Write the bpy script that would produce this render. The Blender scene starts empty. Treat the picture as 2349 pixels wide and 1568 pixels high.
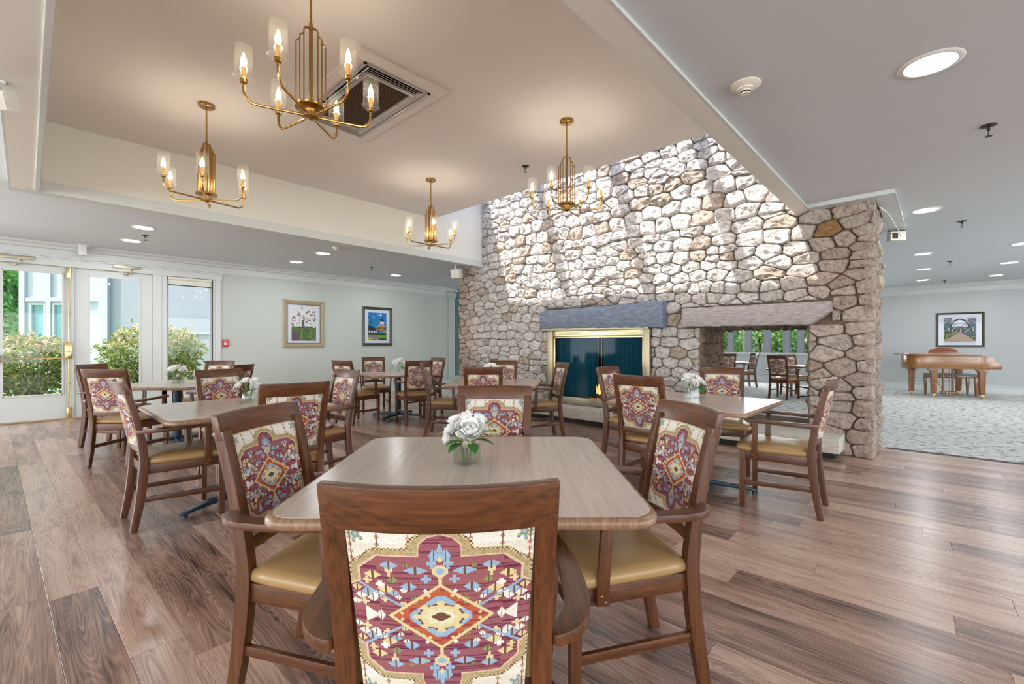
import bpy, bmesh, math, random
from math import sin, cos, pi, radians, sqrt
from mathutils import Vector, Matrix, noise

# ------------------------------------------------------------ camera, world, lights, exposure
S = bpy.context.scene
COL = S.collection
rnd = random.Random(7)
AF = radians(43.1)                       # camera heading in room coordinates (x along the left wall, y along the stone wall)
FX, FY = cos(AF), sin(AF)
RX, RY = sin(AF), -cos(AF)
FPX, HZ, CAMH = 1043.0, 790.0, 1.22


def cw(X, Y):                            # metres right of and ahead of the tripod -> room coordinates
    return (Y * FX + X * RX, Y * FY + X * RY)


cd = bpy.data.cameras.new('camera')
cam = bpy.data.objects.new('camera', cd)
COL.objects.link(cam)
cam.location = (0, 0, CAMH)
cam.rotation_euler = (pi / 2, 0, AF - pi / 2)
cd.sensor_width = 36
cd.lens = 36 * FPX / 2349
cd.shift_y = (HZ - 784) / 2349
cd.clip_start = 0.05
cd.clip_end = 300
S.camera = cam

S.view_settings.view_transform = 'Standard'
S.view_settings.look = 'None'
S.view_settings.gamma = 1
S.view_settings.use_curve_mapping = False
S.view_settings.exposure = 0.35
S.cycles.use_denoising = True
S.cycles.max_bounces = 8
S.cycles.diffuse_bounces = 4
S.cycles.glossy_bounces = 4
S.cycles.transmission_bounces = 6
S.cycles.transparent_max_bounces = 12
S.cycles.sample_clamp_indirect = 6
S.cycles.caustics_reflective = False
S.cycles.caustics_refractive = False

SUN_DIR = Vector((1.0, -0.54, -1.86))
W = bpy.data.worlds.new('world')
S.world = W
W.use_nodes = True
wn = W.node_tree.nodes
sky = wn.new('ShaderNodeTexSky')
sky.sky_type = 'NISHITA'
sky.sun_disc = False
sky.sun_elevation = math.atan2(1.86, sqrt(1 + .54 ** 2))
sky.sun_rotation = math.atan2(-1.0, 0.54)
sky.dust_density = 3
W.node_tree.links.new(sky.outputs[0], wn['Background'].inputs[0])
wn['Background'].inputs[1].default_value = 0.42


def light(name, kind, loc, energy, color=(1, 1, 1), rot=None, direction=None, **kw):
    d = bpy.data.lights.new(name, kind)
    d.energy = energy
    d.color = color
    for k, v in kw.items():
        setattr(d, k, v)
    o = bpy.data.objects.new(name, d)
    o.location = loc
    if rot:
        o.rotation_euler = rot
    if direction is not None:
        o.rotation_euler = Vector(direction).to_track_quat('-Z', 'Y').to_euler()
    COL.objects.link(o)
    return o


light('sun', 'SUN', (0, 0, 20), 7.5, (1, .96, .9), direction=SUN_DIR, angle=radians(.6))
# area lamps added at the window openings, mostly behind the camera, as fill
DAY = (.93, .97, 1)
for x0 in (-4.5, .5, 5.5, 10.5):
    light('window_fill', 'AREA', (x0, -6.75, 1.5), 135, DAY, direction=(0, 1, .05), shape='RECTANGLE', size=3.6, size_y=2.1)
for y0 in (-3.5, 1.5, 6.5):
    light('window_fill', 'AREA', (-6.75, y0, 1.5), 160, DAY, direction=(1, 0, .05), shape='RECTANGLE', size=3.6, size_y=2.1)
light('window_fill', 'AREA', (-3.6, 10.2, 1.5), 170, DAY, direction=(0, -1, 0), shape='RECTANGLE', size=3.2, size_y=2.0)
light('window_fill', 'AREA', (16.3, 5.5, 1.6), 120, DAY, direction=(-1, 0, 0), shape='RECTANGLE', size=5, size_y=1.3)


# ------------------------------------------------------------ materials
def srgb(r, g, b):
    f = lambda c: (c / 255 / 12.92) if c / 255 <= .04045 else ((c / 255 + .055) / 1.055) ** 2.4
    return (f(r), f(g), f(b), 1)


def newmat(name):
    m = bpy.data.materials.new(name)
    m.use_nodes = True
    nt = m.node_tree
    return m, nt, nt.nodes, nt.links, nt.nodes['Principled BSDF']


def bump(nt, b, src, strength=.3, dist=.01):
    n = nt.nodes.new('ShaderNodeBump')
    n.inputs['Strength'].default_value = strength
    n.inputs['Distance'].default_value = dist
    nt.links.new(src, n.inputs['Height'])
    nt.links.new(n.outputs[0], b.inputs['Normal'])


def plain(name, col, rough=.5, metal=0, spec=.5, nscale=None, var=.08, bmp=0, bd=.002):
    m, nt, N, L, b = newmat(name)
    b.inputs['Base Color'].default_value = col
    b.inputs['Roughness'].default_value = rough
    b.inputs['Metallic'].default_value = metal
    b.inputs['Specular IOR Level'].default_value = spec
    if nscale:
        tc = N.new('ShaderNodeTexCoord')
        nz = N.new('ShaderNodeTexNoise')
        nz.inputs['Scale'].default_value = nscale
        nz.inputs['Detail'].default_value = 4
        L.new(tc.outputs['Object'], nz.inputs['Vector'])
        mx = N.new('ShaderNodeMix')
        mx.data_type = 'RGBA'
        mx.inputs[6].default_value = tuple(c * (1 - var) for c in col[:3]) + (1,)
        mx.inputs[7].default_value = tuple(min(1, c * (1 + var)) for c in col[:3]) + (1,)
        L.new(nz.outputs[0], mx.inputs[0])
        L.new(mx.outputs[2], b.inputs['Base Color'])
        if bmp:
            bump(nt, b, nz.outputs[0], bmp, bd)
    return m


def emis(name, col, s):
    m, nt, N, L, b = newmat(name)
    b.inputs['Base Color'].default_value = col
    b.inputs['Emission Color'].default_value = col
    b.inputs['Emission Strength'].default_value = s
    return m


def wood(name, c0, c1, axis, rough=.35, fine=1.0, rscale=1.0, coat=0, bmp=.15):
    """grain runs along axis 0, 1 or 2 of the object"""
    m, nt, N, L, b = newmat(name)
    tc = N.new('ShaderNodeTexCoord')
    oi = N.new('ShaderNodeObjectInfo')
    ad = N.new('ShaderNodeVectorMath')
    ad.operation = 'ADD'
    L.new(tc.outputs['Object'], ad.inputs[0])
    L.new(oi.outputs['Random'], ad.inputs[1])
    mp = N.new('ShaderNodeMapping')
    sc = [48 * fine, 48 * fine, 48 * fine]
    sc[axis] = 1.5 * fine
    mp.inputs['Scale'].default_value = sc
    L.new(ad.outputs[0], mp.inputs[0])
    nz = N.new('ShaderNodeTexNoise')
    nz.inputs['Scale'].default_value = 1.0 * rscale
    nz.inputs['Detail'].default_value = 6
    nz.inputs['Distortion'].default_value = .12
    L.new(mp.outputs[0], nz.inputs['Vector'])
    mp2 = N.new('ShaderNodeMapping')
    sc = [150 * fine, 150 * fine, 150 * fine]
    sc[axis] = 5 * fine
    mp2.inputs['Scale'].default_value = sc
    L.new(ad.outputs[0], mp2.inputs[0])
    nf = N.new('ShaderNodeTexNoise')
    nf.inputs['Scale'].default_value = 1
    nf.inputs['Detail'].default_value = 2
    L.new(mp2.outputs[0], nf.inputs['Vector'])
    mm = N.new('ShaderNodeMath')
    mm.operation = 'MULTIPLY_ADD'
    mm.inputs[1].default_value = .5
    L.new(nf.outputs[0], mm.inputs[0])
    m3 = N.new('ShaderNodeMath')
    m3.operation = 'MULTIPLY'
    m3.inputs[1].default_value = .5
    L.new(nz.outputs[0], m3.inputs[0])
    L.new(m3.outputs[0], mm.inputs[2])
    cr = N.new('ShaderNodeValToRGB')
    cr.color_ramp.elements[0].position = .28
    cr.color_ramp.elements[0].color = c0
    cr.color_ramp.elements[1].position = .66
    cr.color_ramp.elements[1].color = c1
    L.new(mm.outputs[0], cr.inputs[0])
    L.new(cr.outputs[0], b.inputs['Base Color'])
    b.inputs['Roughness'].default_value = rough
    b.inputs['Coat Weight'].default_value = coat
    b.inputs['Coat Roughness'].default_value = .15
    bump(nt, b, nf.outputs[0], bmp, .0006)
    return m


def thin_glass(name, tint=(1, 1, 1, 1), base=.04, rough=.02, edge=1.0):
    m, nt, N, L, b = newmat(name)
    N.remove(b)
    tr = N.new('ShaderNodeBsdfTransparent')
    tr.inputs[0].default_value = tint
    gl = N.new('ShaderNodeBsdfGlossy')
    gl.inputs['Roughness'].default_value = rough
    lw = N.new('ShaderNodeLayerWeight')
    lw.inputs['Blend'].default_value = .25
    ma = N.new('ShaderNodeMath')
    ma.operation = 'MULTIPLY_ADD'
    ma.inputs[1].default_value = edge
    ma.inputs[2].default_value = base
    L.new(lw.outputs['Facing'], ma.inputs[0])
    pw = N.new('ShaderNodeMath')
    pw.operation = 'POWER'
    pw.inputs[1].default_value = 3
    L.new(lw.outputs['Facing'], pw.inputs[0])
    L.new(pw.outputs[0], ma.inputs[0])
    mx = N.new('ShaderNodeMixShader')
    L.new(ma.outputs[0], mx.inputs[0])
    L.new(tr.outputs[0], mx.inputs[1])
    L.new(gl.outputs[0], mx.inputs[2])
    L.new(mx.outputs[0], N['Material Output'].inputs[0])
    return m


def attrmat(name, rough=.7, attr='col', bscale=None, bstr=.4, bdist=.003, sheen=0):
    m, nt, N, L, b = newmat(name)
    a = N.new('ShaderNodeAttribute')
    a.attribute_name = attr
    L.new(a.outputs['Color'], b.inputs['Base Color'])
    b.inputs['Roughness'].default_value = rough
    b.inputs['Specular IOR Level'].default_value = .3
    b.inputs['Sheen Weight'].default_value = sheen
    if bscale:
        tc = N.new('ShaderNodeTexCoord')
        mp = N.new('ShaderNodeMapping')
        mp.inputs['Scale'].default_value = bscale
        L.new(tc.outputs['Object'], mp.inputs[0])
        nz = N.new('ShaderNodeTexNoise')
        nz.inputs['Scale'].default_value = 1
        L.new(mp.outputs[0], nz.inputs['Vector'])
        bump(nt, b, nz.outputs[0], bstr, bdist)
    return m


M = {}
WD0, WD1 = (.036, .0125, .0045, 1), (.150, .051, .0165, 1)
for i, ax in enumerate('xyz'):
    M['wood_' + ax] = wood('chair_wood_' + ax, WD0, WD1, i, .34, coat=.06)
M['table_top'] = wood('walnut_laminate', (.47, .385, .33, 1), (.61, .515, .45, 1), 1, .25, .8, coat=.1, bmp=.04)  # base lightened to carry the glare of ceiling and windows
M['table_edge'] = wood('wooden_edge_band', (.16, .08, .045, 1), (.36, .22, .13, 1), 2, .35, .9)
M['vinyl'] = plain('tan_vinyl', srgb(168, 134, 88), .34, nscale=9, var=.12, bmp=.15)
M['navy_metal'] = plain('navy_powder_coat', (.012, .035, .055, 1), .38, .1, nscale=40, var=.15)
M['steel'] = plain('steel', (.6, .6, .6, 1), .3, 1)
M['brass'] = plain('aged_brass', (.50, .30, .10, 1), .26, 1, nscale=12, var=.1)
M['dark_brass'] = plain('dark_brass', (.18, .10, .05, 1), .4, .7)
M['bright_brass'] = plain('polished_brass', (.72, .52, .24, 1), .24, 1, nscale=8, var=.1)
M['pale_brass'] = plain('satin_pale_brass', (.40, .35, .245, 1), .4, 1, nscale=8, var=.08)
M['black'] = plain('black', (.01, .01, .011, 1), .5, nscale=30)
M['dark_metal'] = plain('dark_metal', (.05, .045, .042, 1), .4, .6, nscale=30)
M['alu'] = plain('aluminium', (.62, .60, .58, 1), .38, .7, nscale=30, var=.1)
M['trim'] = plain('painted_trim', srgb(208, 212, 210), .38, nscale=3, var=.03)
M['wall'] = plain('pale_sage_wall', srgb(192, 199, 192), .75, nscale=2, var=.03, bmp=.03)
M['wall_grey'] = plain('cool_grey_wall', srgb(189, 192, 193), .75, nscale=2, var=.03, bmp=.03)
M['wall_teal'] = plain('grey_green_wall', srgb(112, 146, 136), .75, nscale=2, var=.03, bmp=.03)
M['ceiling_r'] = plain('ceiling_paint_right', srgb(207, 211, 214), .8, nscale=3, var=.02, bmp=.02)
M['ceiling'] = plain('ceiling_paint', srgb(214, 223, 228), .8, nscale=3, var=.02, bmp=.02)
M['tray'] = plain('warm_ceiling_paint', srgb(232, 228, 224), .8, nscale=3, var=.02, bmp=.02)
M['tray_wall'] = plain('cream_soffit_paint', srgb(228, 226, 216), .7, nscale=3, var=.02)
M['white'] = plain('white_plastic', srgb(225, 226, 222), .4, nscale=20, var=.03)
M['cream'] = plain('cream_plastic', srgb(226, 219, 203), .45, nscale=20, var=.03)
M['glass'] = thin_glass('window_glass', (.96, .97, .98, 1), .012, .02, .5)
M['lamp_glass'] = thin_glass('lamp_glass', (.99, .99, .98, 1), .03, .12, 1.1)
_n = M['lamp_glass'].node_tree
_o = _n.nodes['Material Output']
_mx = _n.nodes.new('ShaderNodeMixShader')
_tl = _n.nodes.new('ShaderNodeBsdfTranslucent')
_mx.inputs[0].default_value = .02
_n.links.new(_o.inputs[0].links[0].from_socket, _mx.inputs[1])
_n.links.new(_tl.outputs[0], _mx.inputs[2])
_n.links.new(_mx.outputs[0], _o.inputs[0])
M['vase_glass'] = thin_glass('vase_glass', (.95, .98, .97, 1), .14, .12, 1.0)
M['water'] = thin_glass('water', (.98, .99, .98, 1), .02, .02, .3)
M['bulb'] = emis('bulb_glow', (1, .78, .45, 1), 14)
M['lens'] = emis('downlight_lens', (.95, .98, 1, 1), 9)
M['sleeve'] = plain('amber_candle_sleeve', (.80, .42, .09, 1), .4, .2, nscale=20)
M['petal'] = plain('white_petal', srgb(254, 253, 248), .6, nscale=30, var=.04)
M['petal_core'] = plain('pale_yellow_petal', srgb(236, 232, 170), .6, nscale=30, var=.06)
M['leaf'] = plain('green_leaf', srgb(52, 110, 48), .45, nscale=30, var=.25)
M['leaf_lime'] = plain('lime_leaf', srgb(140, 170, 60), .45, nscale=30, var=.2)
M['stem'] = plain('green_stem', srgb(96, 130, 60), .5, nscale=30, var=.2)
M['mulch'] = plain('mulch', srgb(120, 108, 100), .95, nscale=18, var=.5, bmp=.8, bd=.03)
M['grass'] = plain('grass', srgb(120, 160, 70), .9, nscale=30, var=.3, bmp=.5, bd=.02)
M['siding'] = plain('white_siding', srgb(186, 188, 198), .6, nscale=2, var=.03)
M['siding_grey'] = plain('grey_siding', srgb(156, 158, 168), .7, nscale=1, var=.05)
M['bark'] = plain('bark', srgb(88, 76, 66), .9, nscale=8, var=.3, bmp=.6, bd=.02)
M['shade_cloth'] = plain('blind_cloth', srgb(228, 228, 214), .8, nscale=60, var=.03)
M['oak'] = wood('oak_threshold', (.25, .14, .06, 1), (.5, .32, .16, 1), 0, .5)
M['piano_x'] = wood('piano_veneer', (.15, .055, .014, 1), (.36, .155, .042, 1), 0, .22, .7, coat=.5)
M['piano_z'] = wood('piano_leg_veneer', (.16, .06, .018, 1), (.34, .15, .045, 1), 2, .25, .8, coat=.4)
M['piano_red'] = wood('piano_desk_veneer', (.14, .03, .012, 1), (.27, .07, .025, 1), 0, .25, .7, coat=.4)
M['mortar'] = plain('mortar', srgb(120, 102, 84), .95, nscale=30, var=.2, bmp=.5, bd=.01)
M['carpet_edge'] = plain('carpet_edge_strip', srgb(86, 84, 84), .8)
M['red'] = plain('red_plastic', srgb(200, 45, 50), .4)
M['log'] = plain('charred_log', srgb(60, 48, 42), .9, nscale=20, var=.4, bmp=.6)
M['flame'] = emis('flame', (1, .35, .08, 1), 5)
M['tapestry'] = attrmat('tapestry_weave', .85, bscale=(60, 60, 420), bstr=.55, bdist=.0016, sheen=.1)
M['print'] = attrmat('art_print', .45)
M['mat_board'] = plain('mat_board', srgb(226, 228, 236), .7)
M['gold_frame'] = wood('gilt_frame', (.22, .16, .07, 1), (.52, .42, .25, 1), 2, .4, 2.0)
M['dark_frame'] = wood('dark_bronze_frame', (.02, .022, .015, 1), (.10, .09, .055, 1), 2, .35, 2.0)
M['bead'] = plain('bead_row', (.015, .012, .01, 1), .4)


def screen_mat():
    m, nt, N, L, b = newmat('fire_screen_mesh')
    b.inputs['Base Color'].default_value = (.02, .17, .25, 1)  # blue of reflected window light put into the mesh colour
    b.inputs['Metallic'].default_value = .35
    b.inputs['Roughness'].default_value = .42
    tc = N.new('ShaderNodeTexCoord')
    w = N.new('ShaderNodeTexWave')
    w.inputs['Scale'].default_value = 60
    w.wave_type = 'BANDS'
    w.bands_direction = 'DIAGONAL'
    L.new(tc.outputs['Object'], w.inputs['Vector'])
    bump(nt, b, w.outputs[0], .6, .003)
    return m


M['screen'] = screen_mat()


def slate(name, c0, c1):
    m, nt, N, L, b = newmat(name)
    tc = N.new('ShaderNodeTexCoord')
    mp = N.new('ShaderNodeMapping')
    mp.inputs['Scale'].default_value = (14, 5, 34)
    L.new(tc.outputs['Object'], mp.inputs[0])
    nz = N.new('ShaderNodeTexNoise')
    nz.inputs['Scale'].default_value = 2
    nz.inputs['Detail'].default_value = 9
    nz.inputs['Roughness'].default_value = .7
    L.new(mp.outputs[0], nz.inputs['Vector'])
    cr = N.new('ShaderNodeValToRGB')
    cr.color_ramp.elements[0].position = .35
    cr.color_ramp.elements[0].color = c0
    cr.color_ramp.elements[1].position = .65
    cr.color_ramp.elements[1].color = c1
    L.new(nz.outputs[0], cr.inputs[0])
    L.new(cr.outputs[0], b.inputs['Base Color'])
    b.inputs['Roughness'].default_value = .7
    bump(nt, b, nz.outputs[0], .5, .012)
    return m


M['slate_blue'] = slate('blue_grey_lintel_stone', srgb(92, 104, 120), srgb(136, 148, 166))
M['slate_pink'] = slate('pink_grey_lintel_stone', srgb(140, 130, 128), srgb(188, 180, 178))
M['concrete'] = slate('pale_concrete', srgb(176, 170, 158), srgb(216, 212, 202))


def stone_mat():
    m, nt, N, L, b = newmat('rough_fieldstone')
    a = N.new('ShaderNodeAttribute')
    a.attribute_name = 'tone'
    tc = N.new('ShaderNodeTexCoord')
    nz = N.new('ShaderNodeTexNoise')
    nz.inputs['Scale'].default_value = 26
    nz.inputs['Detail'].default_value = 8
    nz.inputs['Roughness'].default_value = .65
    L.new(tc.outputs['Object'], nz.inputs['Vector'])
    cr = N.new('ShaderNodeValToRGB')
    e = cr.color_ramp.elements
    e[0].position = .36
    e[0].color = (.40, .32, .27, 1)
    e[1].position = .54
    e[1].color = (1.0, 1.0, 1.0, 1)
    L.new(nz.outputs[0], cr.inputs[0])
    mx = N.new('ShaderNodeMix')
    mx.data_type = 'RGBA'
    mx.blend_type = 'MULTIPLY'
    mx.inputs[0].default_value = .62
    L.new(a.outputs['Color'], mx.inputs[6])
    L.new(cr.outputs[0], mx.inputs[7])
    L.new(mx.outputs[2], b.inputs['Base Color'])
    b.inputs['Roughness'].default_value = .9
    b.inputs['Specular IOR Level'].default_value = .2
    mp = N.new('ShaderNodeMapping')
    mp.inputs['Rotation'].default_value = (.5, .3, .2)
    mp.inputs['Scale'].default_value = (34, 26, 58)
    L.new(tc.outputs['Object'], mp.inputs[0])
    n2 = N.new('ShaderNodeTexNoise')
    n2.inputs['Scale'].default_value = 1
    n2.inputs['Detail'].default_value = 7
    n2.inputs['Roughness'].default_value = .62
    L.new(mp.outputs[0], n2.inputs['Vector'])
    bump(nt, b, n2.outputs[0], 1.0, .045)
    return m


M['stone'] = stone_mat()
PLANK_ROT = radians(2.0)


def floor_mat():
    m, nt, N, L, b = newmat('wood_plank_floor')
    a = N.new('ShaderNodeAttribute')
    a.attribute_name = 'tone'
    tc = N.new('ShaderNodeTexCoord')
    ad = N.new('ShaderNodeVectorMath')
    ad.operation = 'MULTIPLY_ADD'
    L.new(a.outputs['Color'], ad.inputs[0])
    ad.inputs[1].default_value = (7.3, 31.0, 13.0)
    L.new(tc.outputs['Object'], ad.inputs[2])

    def nz(scale, det, dist=0):
        mp = N.new('ShaderNodeMapping')
        mp.inputs['Scale'].default_value = scale
        L.new(ad.outputs[0], mp.inputs[0])
        n = N.new('ShaderNodeTexNoise')
        n.inputs['Scale'].default_value = 1
        n.inputs['Detail'].default_value = det
        n.inputs['Distortion'].default_value = dist
        L.new(mp.outputs[0], n.inputs['Vector'])
        return n
    big = nz((7, .5, 1), 2, .3)
    # contour lines of a stretched noise give the cathedral grain
    k = N.new('ShaderNodeMath')
    k.operation = 'MULTIPLY'
    k.inputs[1].default_value = 38
    L.new(big.outputs[0], k.inputs[0])
    fr = N.new('ShaderNodeMath')
    fr.operation = 'PINGPONG'
    fr.inputs[1].default_value = .5
    L.new(k.outputs[0], fr.inputs[0])
    fine = nz((140, 4, 1), 3)
    mid = nz((16, 1.6, 1), 4, .5)
    s1 = N.new('ShaderNodeMath')
    s1.operation = 'MULTIPLY_ADD'
    s1.inputs[1].default_value = .30
    L.new(fr.outputs[0], s1.inputs[0])
    s2 = N.new('ShaderNodeMath')
    s2.operation = 'MULTIPLY_ADD'
    s2.inputs[1].default_value = .35
    L.new(fine.outputs[0], s2.inputs[0])
    s3 = N.new('ShaderNodeMath')
    s3.operation = 'MULTIPLY'
    s3.inputs[1].default_value = .52
    L.new(mid.outputs[0], s3.inputs[0])
    L.new(s3.outputs[0], s2.inputs[2])
    L.new(s2.outputs[0], s1.inputs[2])
    sep = N.new('ShaderNodeSeparateColor')
    L.new(a.outputs['Color'], sep.inputs[0])
    s4 = N.new('ShaderNodeMath')
    s4.operation = 'MULTIPLY_ADD'
    s4.inputs[1].default_value = .27
    L.new(sep.outputs[0], s4.inputs[0])
    L.new(s1.outputs[0], s4.inputs[2])
    cr = N.new('ShaderNodeValToRGB')
    e = cr.color_ramp.elements
    e[0].position = .38
    e[0].color = (.065, .037, .028, 1)
    e[1].position = .86
    e[1].color = (.60, .42, .32, 1)
    x = e.new(.60)
    x.color = (.33, .195, .145, 1)
    L.new(s4.outputs[0], cr.inputs[0])
    L.new(cr.outputs[0], b.inputs['Base Color'])
    b.inputs['Roughness'].default_value = .30
    b.inputs['Coat Weight'].default_value = .18
    b.inputs['Coat Roughness'].default_value = .22
    b.inputs['Specular IOR Level'].default_value = .55
    bump(nt, b, s1.outputs[0], .25, .0012)
    return m


M['floor'] = floor_mat()


def carpet_mat():
    m, nt, N, L, b = newmat('mottled_carpet')
    tc = N.new('ShaderNodeTexCoord')
    mp = N.new('ShaderNodeMapping')
    mp.inputs['Scale'].default_value = (13, 10, 1)
    L.new(tc.outputs['Object'], mp.inputs[0])
    n = N.new('ShaderNodeTexNoise')
    n.inputs['Scale'].default_value = 1
    n.inputs['Detail'].default_value = 8
    n.inputs['Roughness'].default_value = .72
    L.new(mp.outputs[0], n.inputs['Vector'])
    cr = N.new('ShaderNodeValToRGB')
    e = cr.color_ramp.elements
    e[0].position = .38
    e[0].color = srgb(96, 98, 100)
    e[1].position = .62
    e[1].color = srgb(232, 230, 224)
    x = e.new(.46)
    x.color = srgb(200, 202, 200)
    L.new(n.outputs[0], cr.inputs[0])
    L.new(cr.outputs[0], b.inputs['Base Color'])
    b.inputs['Roughness'].default_value = .95
    b.inputs['Specular IOR Level'].default_value = .1
    n2 = N.new('ShaderNodeTexNoise')
    n2.inputs['Scale'].default_value = 260
    L.new(tc.outputs['Object'], n2.inputs['Vector'])
    bump(nt, b, n2.outputs[0], .6, .004)
    return m


M['carpet'] = carpet_mat()


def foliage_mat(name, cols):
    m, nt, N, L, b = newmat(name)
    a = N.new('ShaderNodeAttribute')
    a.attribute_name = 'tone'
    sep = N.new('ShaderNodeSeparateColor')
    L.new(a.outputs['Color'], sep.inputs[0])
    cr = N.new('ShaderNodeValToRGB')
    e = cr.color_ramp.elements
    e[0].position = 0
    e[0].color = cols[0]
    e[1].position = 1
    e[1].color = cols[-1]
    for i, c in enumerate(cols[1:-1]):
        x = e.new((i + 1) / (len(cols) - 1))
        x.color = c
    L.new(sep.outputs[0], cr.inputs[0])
    L.new(cr.outputs[0], b.inputs['Base Color'])
    b.inputs['Roughness'].default_value = .6
    tl = N.new('ShaderNodeBsdfTranslucent')
    L.new(cr.outputs[0], tl.inputs[0])
    mx = N.new('ShaderNodeMixShader')
    mx.inputs[0].default_value = .4
    L.new(b.outputs[0], mx.inputs[1])
    L.new(tl.outputs[0], mx.inputs[2])
    L.new(mx.outputs[0], N['Material Output'].inputs[0])
    return m


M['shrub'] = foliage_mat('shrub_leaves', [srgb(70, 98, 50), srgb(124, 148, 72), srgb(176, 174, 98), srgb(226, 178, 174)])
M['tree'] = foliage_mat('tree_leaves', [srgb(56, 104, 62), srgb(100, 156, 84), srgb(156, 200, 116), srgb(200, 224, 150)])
M['hosta'] = foliage_mat('hosta_leaves', [srgb(90, 160, 60), srgb(150, 210, 90)])
M['yellow'] = plain('yellow_petal', srgb(240, 200, 40), .6)


# ------------------------------------------------------------ mesh helpers
class MB:
    def __init__(s):
        s.v = []
        s.f = []
        s.c = None

    def add(s, vs, fs):
        o = len(s.v)
        s.v += [tuple(p) for p in vs]
        s.f += [tuple(i + o for i in f) for f in fs]
        return s

    def box(s, x0, x1, y0, y1, z0, z1):
        v = [(x, y, z) for z in (z0, z1) for y in (y0, y1) for x in (x0, x1)]
        return s.add(v, [(0, 2, 3, 1), (4, 5, 7, 6), (0, 1, 5, 4), (2, 6, 7, 3), (0, 4, 6, 2), (1, 3, 7, 5)])

    def obox(s, mat, hx, hy, hz):
        v = [mat @ Vector((x * hx, y * hy, z * hz)) for z in (-1, 1) for y in (-1, 1) for x in (-1, 1)]
        return s.add(v, [(0, 2, 3, 1), (4, 5, 7, 6), (0, 1, 5, 4), (2, 6, 7, 3), (0, 4, 6, 2), (1, 3, 7, 5)])

    def prism(s, poly, z0, z1, f=lambda x, y, z: (x, y, z)):
        n = len(poly)
        v = [f(x, y, z0) for x, y in poly] + [f(x, y, z1) for x, y in poly]
        fs = [tuple(range(n - 1, -1, -1)), tuple(range(n, 2 * n))]
        fs += [(i, (i + 1) % n, n + (i + 1) % n, n + i) for i in range(n)]
        return s.add(v, fs)

    def sweep(s, path, sec, up=(0, 0, 1), closed=False):
        """path: list of points; sec: list per point of (w, h) half sizes -> rectangular section bar"""
        pts = [Vector(p) for p in path]
        n = len(pts)
        v, fs = [], []
        for i, p in enumerate(pts):
            t = (pts[min(i + 1, n - 1)] - pts[max(i - 1, 0)]).normalized()
            side = t.cross(Vector(up))
            if side.length < 1e-4:
                side = Vector((1, 0, 0))
            side.normalize()
            u2 = side.cross(t).normalized()
            w, h = sec[i] if isinstance(sec, list) else sec
            for a, b in ((-1, -1), (1, -1), (1, 1), (-1, 1)):
                v.append(p + side * (a * w) + u2 * (b * h))
        for i in range(n - 1):
            for k in range(4):
                a = i * 4 + k
                b = i * 4 + (k + 1) % 4
                fs.append((a, b, b + 4, a + 4))
        fs.append((3, 2, 1, 0))
        e = (n - 1) * 4
        fs.append((e, e + 1, e + 2, e + 3))
        return s.add(v, fs)

    def tube(s, path, r, n=8, cap=True):
        pts = [Vector(p) for p in path]
        m = len(pts)
        v, fs = [], []
        prev = None
        for i, p in enumerate(pts):
            t = (pts[min(i + 1, m - 1)] - pts[max(i - 1, 0)]).normalized()
            if prev is None:
                a = t.orthogonal().normalized()
            else:
                a = (prev - t * prev.dot(t)).normalized()
            prev = a
            b = t.cross(a)
            rr = r[i] if isinstance(r, (list, tuple)) else r
            for k in range(n):
                an = 2 * pi * k / n
                v.append(p + (a * cos(an) + b * sin(an)) * rr)
        for i in range(m - 1):
            for k in range(n):
                fs.append((i * n + k, i * n + (k + 1) % n, (i + 1) * n + (k + 1) % n, (i + 1) * n + k))
        if cap:
            fs.append(tuple(range(n - 1, -1, -1)))
            fs.append(tuple((m - 1) * n + k for k in range(n)))
        return s.add(v, fs)

    def lathe(s, prof, n=16, c=(0, 0, 0), cap=True):
        v, fs = [], []
        for r, z in prof:
            for k in range(n):
                an = 2 * pi * k / n
                v.append((c[0] + r * cos(an), c[1] + r * sin(an), c[2] + z))
        m = len(prof)
        for i in range(m - 1):
            for k in range(n):
                fs.append((i * n + k, i * n + (k + 1) % n, (i + 1) * n + (k + 1) % n, (i + 1) * n + k))
        if cap:
            fs.append(tuple(range(n - 1, -1, -1)))
            fs.append(tuple((m - 1) * n + k for k in range(n)))
        return s.add(v, fs)

    def xf(s, mat):
        s.v = [tuple(mat @ Vector(p)) for p in s.v]
        return s

    def mesh(s, name, mat, smooth=False, bevel=0, segs=2):
        me = bpy.data.meshes.new(name)
        me.from_pydata(s.v, [], s.f)
        if bevel:
            bm = bmesh.new()
            bm.from_mesh(me)
            ed = [e for e in bm.edges if len(e.link_faces) == 2 and e.calc_face_angle(0) > .6]
            bmesh.ops.bevel(bm, geom=ed, offset=bevel, segments=segs, profile=.6, affect='EDGES', clamp_overlap=True)
            bmesh.ops.recalc_face_normals(bm, faces=bm.faces)
            bm.to_mesh(me)
            bm.free()
        if s.c is not None:
            at = me.attributes.new('tone', 'FLOAT_COLOR', 'FACE')
            flat = []
            for c in s.c:
                flat += [c[0], c[1], c[2], 1.0]
            at.data.foreach_set('color', flat)
        if isinstance(mat, str):
            mat = M[mat]
        me.materials.append(mat)
        if smooth:
            me.shade_smooth()
            if smooth != 'all':
                try:
                    me.set_sharp_from_angle(angle=radians(40))
                except Exception:
                    pass
        me.update()
        return me

    def build(s, name, mat, parent=None, smooth=True, bevel=0, segs=2):
        o = bpy.data.objects.new(name, s.mesh(name, mat, smooth, bevel, segs))
        COL.objects.link(o)
        if parent is not None:
            o.parent = parent
        return o


def tag(o, label=None, cat=None, group=None, kind=None):
    if label:
        o['label'] = label
    if cat:
        o['category'] = cat
    if group:
        o['group'] = group
    if kind:
        o['kind'] = kind
    return o


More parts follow.
